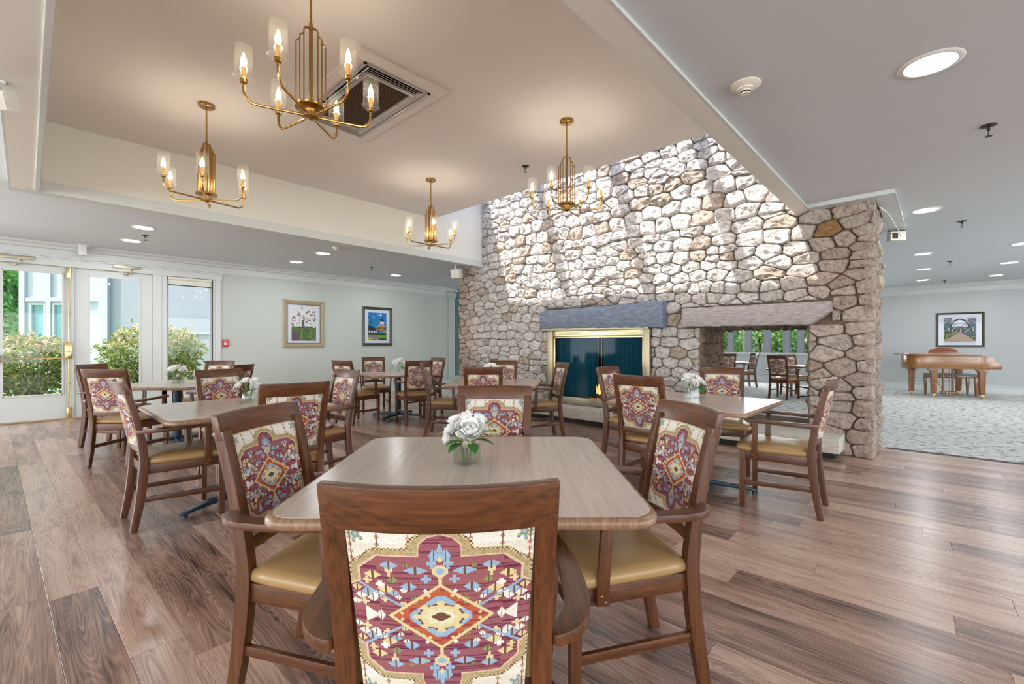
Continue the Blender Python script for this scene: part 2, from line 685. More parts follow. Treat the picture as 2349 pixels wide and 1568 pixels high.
def thing(name, label, cat, loc=(0, 0, 0), rz=0, group=None):
    o = bpy.data.objects.new(name, None)
    o.empty_display_size = .1
    o.location = loc
    o.rotation_euler = (0, 0, rz)
    COL.objects.link(o)
    return tag(o, label, cat, group)


def struct(name, mb, mat, smooth=False, **k):
    o = mb.build(name, mat, None, smooth, **k)
    o['kind'] = 'structure'
    return o


def dup(o, parent=None):
    c = o.copy()
    COL.objects.link(c)
    if parent is not None:
        c.parent = parent
    for ch in list(o.children):
        dup(ch, c)
    return c


# ------------------------------------------------------------ the setting: walls, ceilings, floor
LW = 10.4            # y of the left wall
SW = 6.15            # x of the face of the stone wall
FW = 16.5            # x of the far wall
CL, CR, BB, TZ = 2.85, 2.80, 2.75, 3.47      # ceilings left and right, beam bottom, tray ceiling


def wallbox(mb, ax, p0, p1, a0, a1, z0, z1, holes):
    """slab between p0..p1 across, a0..a1 along, with rectangular holes (a, b, zlo, zhi)"""
    xs = sorted({a0, a1} | {h[0] for h in holes} | {h[1] for h in holes})
    zs = sorted({z0, z1} | {h[2] for h in holes} | {h[3] for h in holes})
    for i in range(len(xs) - 1):
        for j in range(len(zs) - 1):
            cx, cz = (xs[i] + xs[i + 1]) / 2, (zs[j] + zs[j + 1]) / 2
            if any(h[0] < cx < h[1] and h[2] < cz < h[3] for h in holes):
                continue
            if ax == 'x':
                mb.box(xs[i], xs[i + 1], p0, p1, zs[j], zs[j + 1])
            else:
                mb.box(p0, p1, xs[i], xs[i + 1], zs[j], zs[j + 1])
    return mb


# left wall with the doors, the window and more glazing beyond the frame
D1 = (-.41, .50)
D2 = (.55, 1.56)
WN1 = (1.78, 2.51)
struct('wall_left', wallbox(MB(), 'x', LW, LW + .2, -7, 8.6, 0, 3.1,
                            [(-.45, 1.60, 0, 2.50), (WN1[0], WN1[1], .42, 2.50), (-5.2, -2.0, .4, 2.5)]), 'wall')
struct('wall_hall', MB().box(8.6, FW, 12.0, 12.2, 0, 3.0).box(8.6, 8.8, LW + .2, 12.0, 0, 3.0), 'wall_teal')
fh = [(2.7, 6.6, .96, 2.25)]
struct('wall_far', wallbox(MB(), 'y', FW, FW + .2, -7, 12.2, 0, 3.0, fh), 'wall_grey')
rear = [(x - 1.9, x + 1.9, .35, 2.6) for x in (-4.5, .5, 5.5, 10.5)]
struct('wall_rear', wallbox(MB(), 'x', -7.2, -7, -7.2, FW + .2, 0, 3.0, rear), 'wall')
side = [(y - 1.9, y + 1.9, .35, 2.6) for y in (-3.5, 1.5, 6.5)]
struct('wall_side', wallbox(MB(), 'y', -7.2, -7, -7.2, LW + .2, 0, 3.0, side), 'wall')
k = 0
for h in rear:
    mb = MB()
    for q in (h[0] + .05, h[0] + 1.27, h[1] - 1.27, h[1] - .05):
        mb.box(q - .05, q + .05, -7.15, -7.05, h[2], h[3])
    mb.box(h[0], h[1], -7.15, -7.05, h[3] - .08, h[3]).box(h[0], h[1], -7.2, -6.95, h[2], h[2] + .06)
    struct('window_%d' % (k + 4), mb, 'trim')
    k += 1
for h in side:
    mb = MB()
    for q in (h[0] + .05, h[0] + 1.27, h[1] - 1.27, h[1] - .05):
        mb.box(-7.15, -7.05, q - .05, q + .05, h[2], h[3])
    mb.box(-7.15, -7.05, h[0], h[1], h[3] - .08, h[3]).box(-7.2, -6.95, h[0], h[1], h[2], h[2] + .06)
    struct('window_%d' % (k + 4), mb, 'trim')
    k += 1
mb = MB()
for q in (-5.15, -4.1, -3.1, -2.05):
    mb.box(q - .05, q + .05, LW + .05, LW + .15, .4, 2.5)
mb.box(-5.2, -2, LW + .05, LW + .15, 2.42, 2.5)
struct('window_%d' % (k + 4), mb, 'trim')

# ceilings
struct('ceiling_left', MB().box(-7.2, 8.8, 6.7, LW + .1, CL, CL + .3).box(-7.2, -.1, -7.2, 6.7, CL, CL + .3)
       .box(6.15, 8.8, 6.55, 6.7, CL, CL + .3), 'ceiling')
struct('ceiling_right', MB().box(-.1, 6.0, -7.2, 1.08, CR, CR + .35).box(6.0, FW + .2, -7.2, .32, CR, CR + .35)
       .box(7.05, FW + .2, .32, 6.7, CR, CR + .35).box(6.3, 7.05, .48, 6.7, CR + .0, CR + .35)
       .box(8.8, FW + .2, 6.7, 12.2, CR, CR + .35), 'ceiling_r')
struct('ceiling_tray', MB().box(.08, 4.97, 1.22, 6.55, TZ, TZ + .43), 'tray')
# sides of the raised tray and the beam that rims it
mb = MB().box(-.1, 7.05, 6.55, 6.70, BB + .11, 4.4)
mb.box(-.1, .08, 1.22, 6.55, BB + .0, 4.4)
mb.box(-.1, 6.15, 1.08, 1.22, BB + .0, 4.4)
struct('wall_tray', mb, 'tray_wall')
mb = MB().box(-.1, 6.15, 6.53, 6.72, BB, BB + .11)
mb.box(.055, .095, 1.22, 6.55, BB - .012, BB + .10)
mb.box(6.0, 6.15, .48, 1.08, BB, 3.1)
mb.box(6.0, 8.1, .32, .48, BB, 3.1).box(7.10, 8.1, .48, .60, BB, 3.1)
struct('trim_1', mb, 'trim', bevel=.006)
# narrow bead along the beam on its room sides
mb = MB().box(-.1, 6.02, 1.06, 1.08, BB + .0, BB + .02).box(5.985, 6.0, .32, 1.08, BB, BB + .02)
mb.box(6.0, 8.1, .305, .32, BB, BB + .02).box(-.115, -.1, 1.08, 6.7, BB, BB + .02).box(-.1, 6.15, 6.52, 6.53, BB - .008, BB + .03)
struct('trim_2', mb, 'trim')
# rooflight above the stone wall
mb = MB().box(4.90, 4.97, 1.22, 6.55, TZ + .43, 4.12)
mb.box(4.9, 7.05, 1.22, 1.38, 4.06, 4.3).box(4.9, 7.05, 6.45, 6.55, 4.06, 4.3).box(6.28, 7.05, 1.22, 6.55, 4.1, 4.3)
sk = struct('window_2', mb, 'trim')
for y in (2.38, 3.66, 5.12):
    MB().box(4.9, 6.30, y - .075, y + .075, 4.06, 4.26).build('rafter', 'trim', sk, False, bevel=.005)
for y0, y1 in ((1.34, 2.3), (2.42, 3.58), (3.7, 5.02), (5.14, 6.42)):
    MB().box(4.9, 6.30, y0, y1, 4.27, 4.28).build('pane', 'glass', sk, False)

# crown mouldings and friezes
def crown(name, ax, p, a0, a1, zt, sgn, mat='trim', drop=.22):
    prof = [(0, -drop), (.02, -drop), (.025, -drop + .03), (.012, -drop + .035), (.012, -.10), (.045, -.085), (.055, -.05), (.09, -.03), (.1, 0), (0, 0)]
    mb = MB()
    n = len(prof)
    vs = []
    for a in (a0, a1):
        for d, z in prof:
            q = p + sgn * d
            vs.append((a, q, zt + z) if ax == 'x' else (q, a, zt + z))
    fs = [(i, (i + 1) % n, n + (i + 1) % n, n + i) for i in range(n)] + [tuple(range(n)), tuple(range(2 * n - 1, n - 1, -1))]
    mb.add(vs, fs)
    return struct(name, mb, mat)


crown('trim_3', 'x', LW, -7, 8.6, CL, -1)
crown('trim_4', 'y', FW, -7, 12, CR, -1)
crown('trim_5', 'x', 12.0, 8.8, FW, CR, -1, 'wall_teal')
struct('trim_6', MB().box(8.40, 8.62, LW - .03, LW, .14, CL - .22).box(8.36, 8.64, LW - .06, LW, CL - .26, CL - .1), 'wall', bevel=.004)
struct('baseboard_left', MB().box(2.66, 8.6, LW - .018, LW, 0, .16).box(2.66, 8.6, LW - .026, LW, .16, .185).box(-7, -.55, LW - .018, LW, 0, .16), 'trim', bevel=.003)
struct('baseboard_far', MB().box(FW - .018, FW, -7, 12, 0, .17).box(FW - .028, FW, -7, 12, .17, .20), 'trim', bevel=.003)
struct('baseboard_hall', MB().box(8.8, FW, 11.98, 12, 0, .17), 'trim')

# doors and window of the left wall
def leaf(n, u0, u1, gu0, gu1, extra):
    d = bpy.data.objects.new('door_%d' % n, None)
    COL.objects.link(d)
    d['kind'] = 'structure'
    d.location = (u0, LW + .04, 0)
    d['label'] = extra
    off = Matrix.Translation((-u0, -(LW + .04), 0))
    y0, y1 = LW + .03, LW + .075
    mb = MB()
    wallbox(mb, 'x', y0, y1, u0, u1, .015, 2.48, [(gu0, gu1, .42, 2.37)])
    mb.xf(off).build('door_leaf', 'trim', d, False)
    b = MB()
    for a in ((gu0 - .015, gu0 + .008, .40, 2.39), (gu1 - .008, gu1 + .015, .40, 2.39)):
        b.box(a[0], a[1], y0 - .012, y0, a[2], a[3])
    b.box(gu0, gu1, y0 - .012, y0, .405, .428).box(gu0, gu1, y0 - .012, y0, 2.362, 2.385)
    b.xf(off).build('glazing_bead', 'trim', d, False)
    MB().box(gu0, gu1, y0 + .018, y0 + .026, .42, 2.37).xf(off).build('pane', 'glass', d, False)
    return d, off


d1, o1 = leaf(1, D1[0], D1[1], -.25, .405, 'left glazed white door with brass panic bar and latch rods')
# closer, panic bar, latch rods of brass
def closer(d, off, u0, u1):
    c = MB().box(u0, u1, LW - .055, LW - .012, 2.545, 2.60).xf(off).build('door_closer', 'pale_brass', d, True, bevel=.006)
    um = u0 + (u1 - u0) * .68
    MB().tube([(um, LW - .03, 2.62), (um, LW - .05, 2.52), (um + .02, LW - .06, 2.49), (um - .06, LW - .03, 2.465)], .008).lathe(
        [(.014, 2.44), (.03, 2.445), (.03, 2.47), (.012, 2.48)], 12, (um - .07, LW - .03, 0)).xf(off).build('closer_arm', 'pale_brass', c, True)
    c.children[0].matrix_parent_inverse = Matrix.Identity(4)
    return c


closer(d1, o1, -.36, .09)
MB().tube([(-.30, LW - .045, 1.0), (.47, LW - .045, 1.0)], .011, 10).box(-.32, -.27, LW - .06, LW + .03, .94, 1.06).xf(o1).build('panic_bar', 'bright_brass', d1)
lb = MB().box(.425, .515, LW - .045, LW + .03, .985, 1.26).box(.44, .50, LW - .075, LW - .045, 1.0, 1.12).xf(o1).build('latch_box', 'bright_brass', d1, True, bevel=.008)
MB().tube([(.475, LW - .02, .02), (.475, LW - .02, 2.48)], .009, 8).box(.45, .50, LW - .035, LW + .03, .02, .19).box(.45, .50, LW - .035, LW + .03, 2.31, 2.49).box(
    .462, .488, LW - .03, LW + .03, .58, .60).box(.462, .488, LW - .03, LW + .03, 1.72, 1.74).xf(o1).build('latch_rod', 'bright_brass', d1, True, bevel=.003)
d2, o2 = leaf(2, D2[0], D2[1], .728, 1.386, 'right glazed white door with brass closer')
closer(d2, o2, 1.02, 1.39)
# casings
mb = MB().box(.505, .545, LW + .0, LW + .09, 0, 2.5).box(-.55, -.42, LW - .02, LW + .1, 0, 2.5).box(1.57, 1.70, LW - .02, LW + .1, 0, 2.5)
mb.box(-.6, 2.66, LW - .028, LW, 2.49, 2.60).box(-.6, 2.68, LW - .04, LW, 2.60, 2.625)
mb.box(1.70, 1.78, LW - .012, LW + .1, .0, 2.5).box(2.51, 2.545, LW - .012, LW + .1, .42, 2.5).box(2.545, 2.64, LW - .025, LW, 0, 2.5)
mb.box(1.70, 2.55, LW - .012, LW, .03, .42).box(1.75, 2.58, LW - .05, LW, .41, .44)
struct('trim_7', mb, 'trim', bevel=.004)
w1 = struct('window_1', wallbox(MB(), 'x', LW + .05, LW + .10, WN1[0], WN1[1], .42, 2.50, [(WN1[0] + .03, WN1[1] - .04, .46, 2.46)]), 'trim')
MB().box(WN1[0] + .03, WN1[1] - .04, LW + .07, LW + .078, .46, 2.46).build('pane', 'glass', w1, False)
rb = thing('roller_blind', 'cream roller blind drawn up at the top of the narrow window', 'blind', (2.145, LW + .02, 2.46))
MB().tube([(-.35, 0, 0), (.35, 0, 0)], .03, 14).build('roller', 'shade_cloth', rb)
MB().box(-.335, .335, -.004, .0, -.12, .0).build('cloth', 'shade_cloth', rb, False)
MB().box(-.34, .34, -.009, .005, -.135, -.118).build('bottom_bar', 'dark_metal', rb, False)
th = struct('trim_8', MB().box(-.42, 1.57, LW - .05, LW + .12, 0, .02), 'oak', bevel=.005)

# far window band: posts and panes
fw = struct('window_3', MB().box(FW - .05, FW + .03, 2.66, 6.64, .90, .965).box(FW - .02, FW + .12, 2.7, 6.6, 2.20, 2.25), 'trim')
for a, b in ((2.70, 2.74), (3.03, 3.22), (3.40, 3.60), (3.95, 4.15), (4.53, 4.71), (5.1, 5.28), (5.66, 5.84), (6.22, 6.40)):
    MB().box(FW - .02, FW + .12, a, b, .965, 2.2).box(FW - .035, FW - .02, a + .05, b - .05 if b - a > .12 else b, .965, 2.2).build('post', 'siding_grey', fw, False)
for a, b in ((2.74, 3.03), (3.22, 3.40), (3.60, 3.95), (4.15, 4.53), (4.71, 5.1), (5.28, 5.66), (5.84, 6.22), (6.40, 6.6)):
    MB().box(FW + .04, FW + .048, a, b, .965, 2.2).build('pane', 'glass', fw, False)

# floor: planks as parts
CU = 6.95
flr = struct('floor', MB().box(-7.2, CU, -7.2, LW + .2, -.12, -.012), 'carpet_edge')
pw, pl = .178, 1.22
cr_, sr_ = cos(PLANK_ROT), sin(PLANK_ROT)


def prot(x, y):
    return (x * cr_ - y * sr_, x * sr_ + y * cr_)


planks = []
for i in range(-45, 42):
    off = rnd.random() * pl
    for j in range(-9, 10):
        x0, y0 = i * pw, j * pl + off
        cx, cy = prot(x0 + pw / 2, y0 + pl / 2)
        if -7.2 < cx < CU + .3 and -7.8 < cy < LW + .8:
            planks.append((x0, y0, cx, cy))


def pscore(p):
    d = p[2] * FX + p[3] * FY
    r = p[2] * RX + p[3] * RY
    if d < .9 or abs(r / d) > 1.3:
        return 100 + abs(r) + abs(d)
    return d


planks.sort(key=pscore)


def clipx(poly, ax, lim, keep_less):
    out = []
    n = len(poly)
    for i in range(n):
        a, b = poly[i], poly[(i + 1) % n]
        ia = (a[ax] <= lim) == keep_less
        ib = (b[ax] <= lim) == keep_less
        if ia:
            out.append(a)
        if ia != ib:
            t = (lim - a[ax]) / (b[ax] - a[ax])
            out.append((a[0] + t * (b[0] - a[0]), a[1] + t * (b[1] - a[1])))
    return out


def plank(mb, p, lo=-.013):
    x0, y0 = p[0], p[1]
    g = .0006
    poly = [prot(x0 + g, y0 + g), prot(x0 + pw - g, y0 + g), prot(x0 + pw - g, y0 + pl - g), prot(x0 + g, y0 + pl - g)]
    for ax, lim, kl in ((0, CU, True), (0, -7.2, False), (1, LW, True), (1, -7.2, False)):
        poly = clipx(poly, ax, lim, kl)
        if len(poly) < 3:
            return False
    c = (sum(q[0] for q in poly) / len(poly), sum(q[1] for q in poly) / len(poly))
    t = rnd.random()
    t = t * t * (3 - 2 * t)
    col = (t, rnd.random(), rnd.random())
    n = len(poly)
    inner = []
    for q in poly:
        dx, dy = c[0] - q[0], c[1] - q[1]
        inner.append((q[0] + math.copysign(min(.0006, abs(dx)), dx), q[1] + math.copysign(min(.0006, abs(dy)), dy), 0))
    nf = len(mb.f)
    mb.add([(x, y, -.0125) for x, y in poly] + [(x, y, -.0004) for x, y in poly] + inner,
           [tuple(range(2 * n, 3 * n))] + [(k * n + i, k * n + (i + 1) % n, (k + 1) * n + (i + 1) % n, (k + 1) * n + i) for k in (0, 1) for i in range(n)])
    if mb.c is None:
        mb.c = []
    mb.c += [col] * (len(mb.f) - nf)
    return True


for p in planks[:298]:
    mb = MB()
    if plank(mb, p):
        mb.build('plank', 'floor', flr, False)
mb = MB()
for p in planks[298:]:
    plank(mb, p)
tag(mb.build('planks', 'floor', flr, False), kind='stuff')
struct('floor_carpet', MB().box(CU, FW + .2, -7.2, 12.2, -.12, .004), 'carpet')
struct('trim_9', MB().box(CU - .025, CU + .012, -7.0, .45, -.012, .009), 'carpet_edge')

# ------------------------------------------------------------ the stone wall
V0, V1 = .50, 7.23
HOLES = [(2.80, 4.95, 1.47, 1.83),        # left lintel
         (.86, 2.52, 1.45, 1.725),        # right lintel
         (3.0, 4.84, .2, 1.50),           # fireplace
         (1.08, 2.32, .2, 1.46),          # pass-through
         (V0 - .1, V1 + .1, -.1, .0)]
sw = bpy.data.objects.new('wall_stone', None)
COL.objects.link(sw)
sw['kind'] = 'structure'
sw['label'] = 'rough fieldstone chimney wall with fireplace and pass-through opening'
core = MB()
wallbox(core, 'y', SW + .04, 7.0, V0 + .05, V1 - .03, 0, 2.78, [(3.05, 4.78, .25, 1.46), (1.08, 2.34, .25, 1.46)])
core.box(SW + .04, 7.0, 1.1, 6.65, 2.78, 4.24)
core.box(7.0 - .12, 7.0, 3.0, 4.9, .2, 1.5)
core.build('mortar', 'mortar', sw, False)


def clip_half(poly, nx, ny, d):
    out = []
    n = len(poly)
    for i in range(n):
        a, b = poly[i], poly[(i + 1) % n]
        da, db = a[0] * nx + a[1] * ny - d, b[0] * nx + b[1] * ny - d
        if da <= 0:
            out.append(a)
        if (da <= 0) != (db <= 0):
            t = da / (da - db)
            out.append((a[0] + t * (b[0] - a[0]), a[1] + t * (b[1] - a[1])))
    return out


def area(p):
    return abs(sum(p[i][0] * p[(i + 1) % len(p)][1] - p[(i + 1) % len(p)][0] * p[i][1] for i in range(len(p)))) / 2


def cells(a0, a1, z0, z1, rh=(.115, .20), cwid=(.15, .34), R=None, sizef=lambda a, z: 1.0):
    R = R or rnd
    seeds = []
    z = z0
    while z < z1 + .1:
        h = R.uniform(*rh)
        a = a0 - R.random() * .2
        while a < a1 + .2:
            w = R.uniform(*cwid) * sizef(a, z)
            if R.random() < .13:
                seeds.append((a + w / 2, z + h * .25))
                seeds.append((a + w / 2 + R.uniform(-.04, .04), z + h * .85))
            else:
                seeds.append((a + w / 2 + R.uniform(-.02, .02), z + h / 2 + R.uniform(-.030, .030) + .035 * sin(a * 2.1 + z)))
            a += w
        z += h
    out = []
    for i, s in enumerate(seeds):
        poly = [(a0, z0), (a1, z0), (a1, z1), (a0, z1)]
        if not (a0 - .3 < s[0] < a1 + .3 and z0 - .3 < s[1] < z1 + .3):
            continue
        for j, t in enumerate(seeds):
            if i == j or abs(t[0] - s[0]) > .9 or abs(t[1] - s[1]) > .7:
                continue
            # height counts more than width so that courses stay level
            ky = 2.6
            nx, ny = t[0] - s[0], (t[1] - s[1]) * ky
            d = (t[0] ** 2 - s[0] ** 2) / 2 + (t[1] ** 2 - s[1] ** 2) / 2 * ky
            poly = clip_half(poly, nx, ny, d)
            if len(poly) < 3:
                break
        if len(poly) >= 3 and area(poly) > .0015:
            out.append(poly)
    return out


def carve(poly, holes):
    for h in holes:
        b = (min(p[0] for p in poly), max(p[0] for p in poly), min(p[1] for p in poly), max(p[1] for p in poly))
        if b[1] <= h[0] or b[0] >= h[1] or b[3] <= h[2] or b[2] >= h[3]:
            continue
        best = max((clip_half(poly, 1, 0, h[0]), clip_half(poly, -1, 0, -h[1]), clip_half(poly, 0, 1, h[2]), clip_half(poly, 0, -1, -h[3])), key=lambda q: area(q) if len(q) > 2 else 0)
        if len(best) < 3 or area(best) < .002:
            return None
        poly = best
    return poly


def stone_mesh(mb, poly, f, depth, col, seed):
    # drop near-duplicate points, round the corners
    q = []
    for p in poly:
        if not q or abs(p[0] - q[-1][0]) + abs(p[1] - q[-1][1]) > .012:
            q.append(p)
    if len(q) < 3:
        return
    r2 = []
    n = len(q)
    for i in range(n):
        a, b = q[i], q[(i + 1) % n]
        for tt in (.13, .5, .87):
            k_ = noise.noise(Vector((a[0] * 17 + tt * 5, a[1] * 17 + b[0], seed))) * .012 if tt == .5 else 0
            L_ = sqrt((a[0] - b[0]) ** 2 + (a[1] - b[1]) ** 2)
            if tt == .5 and L_ < .06:
                continue
            r2.append((a[0] * (1 - tt) + b[0] * tt + k_, a[1] * (1 - tt) + b[1] * tt + k_))
    q = r2
    n = len(q)
    cx, cy = sum(p[0] for p in q) / n, sum(p[1] for p in q) / n
    ra = sqrt(area(q) / pi)
    gap = .0045 / ra
    vs, fs = [], []
    rings = [(1 - gap, -.02, 0), (1 - gap, depth * .45, .004), (.955 - gap, depth * .75, .010), (.84, depth * .92, .018), (.60, depth * .98, .024), (.30, depth * 1.0, .024)]
    for s, d, jit in rings:
        for i, p in enumerate(q):
            x, y = cx + (p[0] - cx) * s, cy + (p[1] - cy) * s
            k = noise.noise(Vector((x * 9 + seed, y * 9, d * 3))) * jit * 1.7
            k += noise.noise(Vector((x * 30, y * 30 + seed, 3))) * jit * 1.2
            vs.append(f(x, y, d + k))
    vs.append(f(cx, cy, depth * 1.02))
    m = len(rings)
    for j in range(m - 1):
        for i in range(n):
            fs.append((j * n + i, j * n + (i + 1) % n, (j + 1) * n + (i + 1) % n, (j + 1) * n + i))
    for i in range(n):
        fs.append(((m - 1) * n + i, (m - 1) * n + (i + 1) % n, m * n))
    nf = len(fs)
    mb.add(vs, fs)
    if mb.c is None:
        mb.c = []
    mb.c += [col] * nf


def stone_col(v, z):
    t = rnd.random()
    base = Vector((.90, .86, .82)).lerp(Vector((.80, .75, .71)), t)
    if rnd.random() < .12:
        base = Vector((.66, .55, .46))
    # the buff and rusty stones of the two ends of the wall
    w = max(0, min(1, (1.45 - v) / .5)) * .8 + max(0, min(1, (v - 6.65) / .3))
    if w > 0:
        base = base.lerp(Vector((.62, .46, .36)).lerp(Vector((.76, .64, .56)), rnd.random()), min(1, w))
    return tuple(base * rnd.uniform(.9, 1.1))


R2 = random.Random(21)
front = []
big = lambda a, z: 1.25 if a < 1.6 or z > 2.6 else 1.0
for poly in cells(V0 - .02, V1, .0, 2.80, R=R2, sizef=big):
    p = carve(poly, HOLES)
    if p:
        front.append(p)
for poly in cells(1.12, 6.55, 2.80, 4.22, rh=(.14, .22), cwid=(.18, .36), R=R2):
    front.append(poly)
fr_f = lambda a, z, d: (SW + .04 - d, a, z)
front.sort(key=lambda p: -area(p) / (9 + (sum(q[0] for q in p) / len(p))) ** 2)
OCHRE = min(front, key=lambda p: abs(sum(q[0] for q in p) / len(p) - .88) + abs(sum(q[1] for q in p) / len(p) - 2.56))
rest = MB()
for i, p in enumerate(front):
    ca, cz = sum(q[0] for q in p) / len(p), sum(q[1] for q in p) / len(p)
    dep = rnd.uniform(.055, .085)
    col = stone_col(ca, cz)
    if p is OCHRE:
        col = (.50, .30, .13)
    if i < 268:
        mb = MB()
        stone_mesh(mb, p, fr_f, dep, col, i * 1.37)
        mb.build('stone', 'stone', sw, True)
    else:
        stone_mesh(rest, p, fr_f, dep, col, i * 1.37)
# end of the wall and the left jamb of the opening
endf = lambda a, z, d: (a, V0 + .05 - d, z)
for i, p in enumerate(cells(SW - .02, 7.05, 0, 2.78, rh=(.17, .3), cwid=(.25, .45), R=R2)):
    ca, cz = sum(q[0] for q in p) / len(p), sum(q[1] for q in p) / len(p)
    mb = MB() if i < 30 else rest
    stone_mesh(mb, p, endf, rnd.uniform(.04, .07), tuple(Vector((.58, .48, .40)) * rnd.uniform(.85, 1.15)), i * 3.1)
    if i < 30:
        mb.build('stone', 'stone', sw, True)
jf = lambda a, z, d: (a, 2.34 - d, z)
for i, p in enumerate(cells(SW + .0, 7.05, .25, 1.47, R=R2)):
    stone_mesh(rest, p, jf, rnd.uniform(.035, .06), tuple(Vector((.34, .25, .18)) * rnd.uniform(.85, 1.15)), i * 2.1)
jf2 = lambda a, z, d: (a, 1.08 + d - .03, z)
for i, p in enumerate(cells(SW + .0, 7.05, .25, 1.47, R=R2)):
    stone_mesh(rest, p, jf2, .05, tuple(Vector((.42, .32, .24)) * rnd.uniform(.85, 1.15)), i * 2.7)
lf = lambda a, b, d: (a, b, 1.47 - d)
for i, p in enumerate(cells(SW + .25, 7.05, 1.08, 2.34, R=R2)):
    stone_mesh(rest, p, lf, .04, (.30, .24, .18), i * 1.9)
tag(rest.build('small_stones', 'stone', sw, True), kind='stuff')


def lintel(name, v0, v1, zl0, zr0, zl1, zr1, mat, chip, u0):
    """v1 is the left end seen from the room, v0 the right one"""
    n = 44
    top, bot = [], []
    for i in range(n + 1):
        t = i / n
        v = v1 + (v0 - v1) * t
        e = .006
        top.append((v, zl1 + (zr1 - zl1) * t + noise.noise(Vector((v * 9, 1, 0))) * .012 + noise.noise(Vector((v * 30, 1, 0))) * e))
        bot.append((v, zl0 + (zr0 - zl0) * t + noise.noise(Vector((v * 7, 5, 0))) * .010 + noise.noise(Vector((v * 28, 7, 0))) * e))
    if chip:
        for i in range(n + 1):
            t = i / n
            if t > .88:
                k = (t - .88) / .12
                bot[i] = (bot[i][0], bot[i][1] + k * .15)
    mb = MB()
    vs, fs = [], []
    us = [SW + .08, u0 + .03, u0 + .006, u0]
    ins = [0, 0, .006, .016]
    for u, s in zip(us, ins):
        for i in range(n + 1):
            w = noise.noise(Vector((top[i][0] * 20, u * 40, 2))) * .006
            vs.append((u, top[i][0] + (s if i == n else -s if i == 0 else 0), top[i][1] - s + w))
        for i in range(n + 1):
            w = noise.noise(Vector((top[i][0] * 20, u * 40, 8))) * .006
            vs.append((u, bot[i][0] + (s if i == n else -s if i == 0 else 0), bot[i][1] + s + w))
    m = 2 * (n + 1)
    for k in range(3):
        for i in range(n):
            fs.append((k * m + i, k * m + i + 1, (k + 1) * m + i + 1, (k + 1) * m + i))
            a = n + 1
            fs.append((k * m + a + i + 1, k * m + a + i, (k + 1) * m + a + i, (k + 1) * m + a + i + 1))
        fs.append((k * m + n, k * m + a + n, (k + 1) * m + a + n, (k + 1) * m + n))
        fs.append((k * m + a, k * m, (k + 1) * m, (k + 1) * m + a))
    for i in range(n):
        fs.append((3 * m + i, 3 * m + i + 1, 3 * m + n + 2 + i, 3 * m + n + 1 + i))
    mb.add(vs, fs)
    return mb.build(name, mat, sw, True)


tag(lintel('lintel', 2.76, 4.96, 1.495, 1.455, 1.79, 1.825, 'slate_blue', False, 5.98), 'long blue-grey stone lintel over the fireplace')
tag(lintel('lintel', .85, 2.51, 1.455, 1.44, 1.705, 1.70, 'slate_pink', True, 6.0), 'pinkish stone lintel over the pass-through')
# raised hearth slab running along the foot of the wall and through the opening
hb = MB()
for a, b in ((.74, 2.1), (2.105, 3.6), (3.605, 5.3), (5.305, 7.1)):
    hb.box(5.73, 6.2, a, b, .085, .245)
hb.box(6.2, 7.08, 1.0, 2.42, .085, .245)
h = hb.build('hearth', 'concrete', None, True, bevel=.008)
tag(h, 'long pale concrete hearth slab raised along the foot of the stone wall', 'hearth', kind='structure')
struct('hearth_gap_shade', MB().box(5.88, 6.25, .8, 7.05, -.005, .086), 'black')  # recessed plinth, black to paint the shade under the slab

# fireplace insert
fp = thing('fireplace', 'brass framed fireplace with mesh curtains set into the stone wall', 'fireplace', (6.1, 3.92, .245))
o = Matrix.Translation((-6.1, -3.92, -.245))
fr = MB()
fr.box(6.055, 6.2, 4.73, 4.85, .25, 1.46).box(6.055, 6.2, 2.99, 3.09, .25, 1.46)
fr.box(6.07, 6.2, 3.09, 4.73, 1.35, 1.46)
fr.box(6.055, 6.2, 3.09, 4.73, .25, .37)
fr.xf(o).build('frame', 'pale_brass', fp, True, bevel=.006)
MB().box(6.0, 6.12, 2.985, 4.90, 1.445, 1.51).xf(o).build('hood', 'pale_brass', fp, True, bevel=.006)
ib = MB().box(6.085, 6.11, 4.70, 4.73, .37, 1.35).box(6.085, 6.11, 3.09, 3.115, .37, 1.35).box(6.085, 6.11, 3.1, 4.73, 1.325, 1.35)
ib.xf(o).build('inner_frame', 'bright_brass', fp, True, bevel=.003)
lv = MB()
for i in range(4):
    lv.box(6.062, 6.072, 3.14, 4.68, 1.366 + i * .02, 1.374 + i * .02)
lv.xf(o).build('vent_louvre', 'bright_brass', fp, False)
bx = MB().box(6.15, 6.8, 3.0, 3.06, .25, 1.46).box(6.15, 6.8, 4.76, 4.80, .25, 1.46).box(6.75, 6.8, 3.0, 4.8, .25, 1.46)
bx.box(6.15, 6.8, 3.0, 4.8, 1.42, 1.46).box(6.2, 6.8, 3.0, 4.8, .25, .28)
bx.xf(o).build('firebox', 'black', fp, False)


def curtain(v0, v1):
    n = 90
    vs, fs = [], []
    for i in range(n + 1):
        t = i / n
        v = v0 + (v1 - v0) * t
        u = 6.15 + .008 * sin(t * 75) + .004 * sin(t * 31)
        for z in (.375, .8, 1.33):
            vs.append((u, v, z))
    for i in range(n):
        for k_ in (0, 1):
            fs.append((i * 3 + k_, i * 3 + 3 + k_, i * 3 + 4 + k_, i * 3 + 1 + k_))
    return MB().add(vs, fs).xf(o)


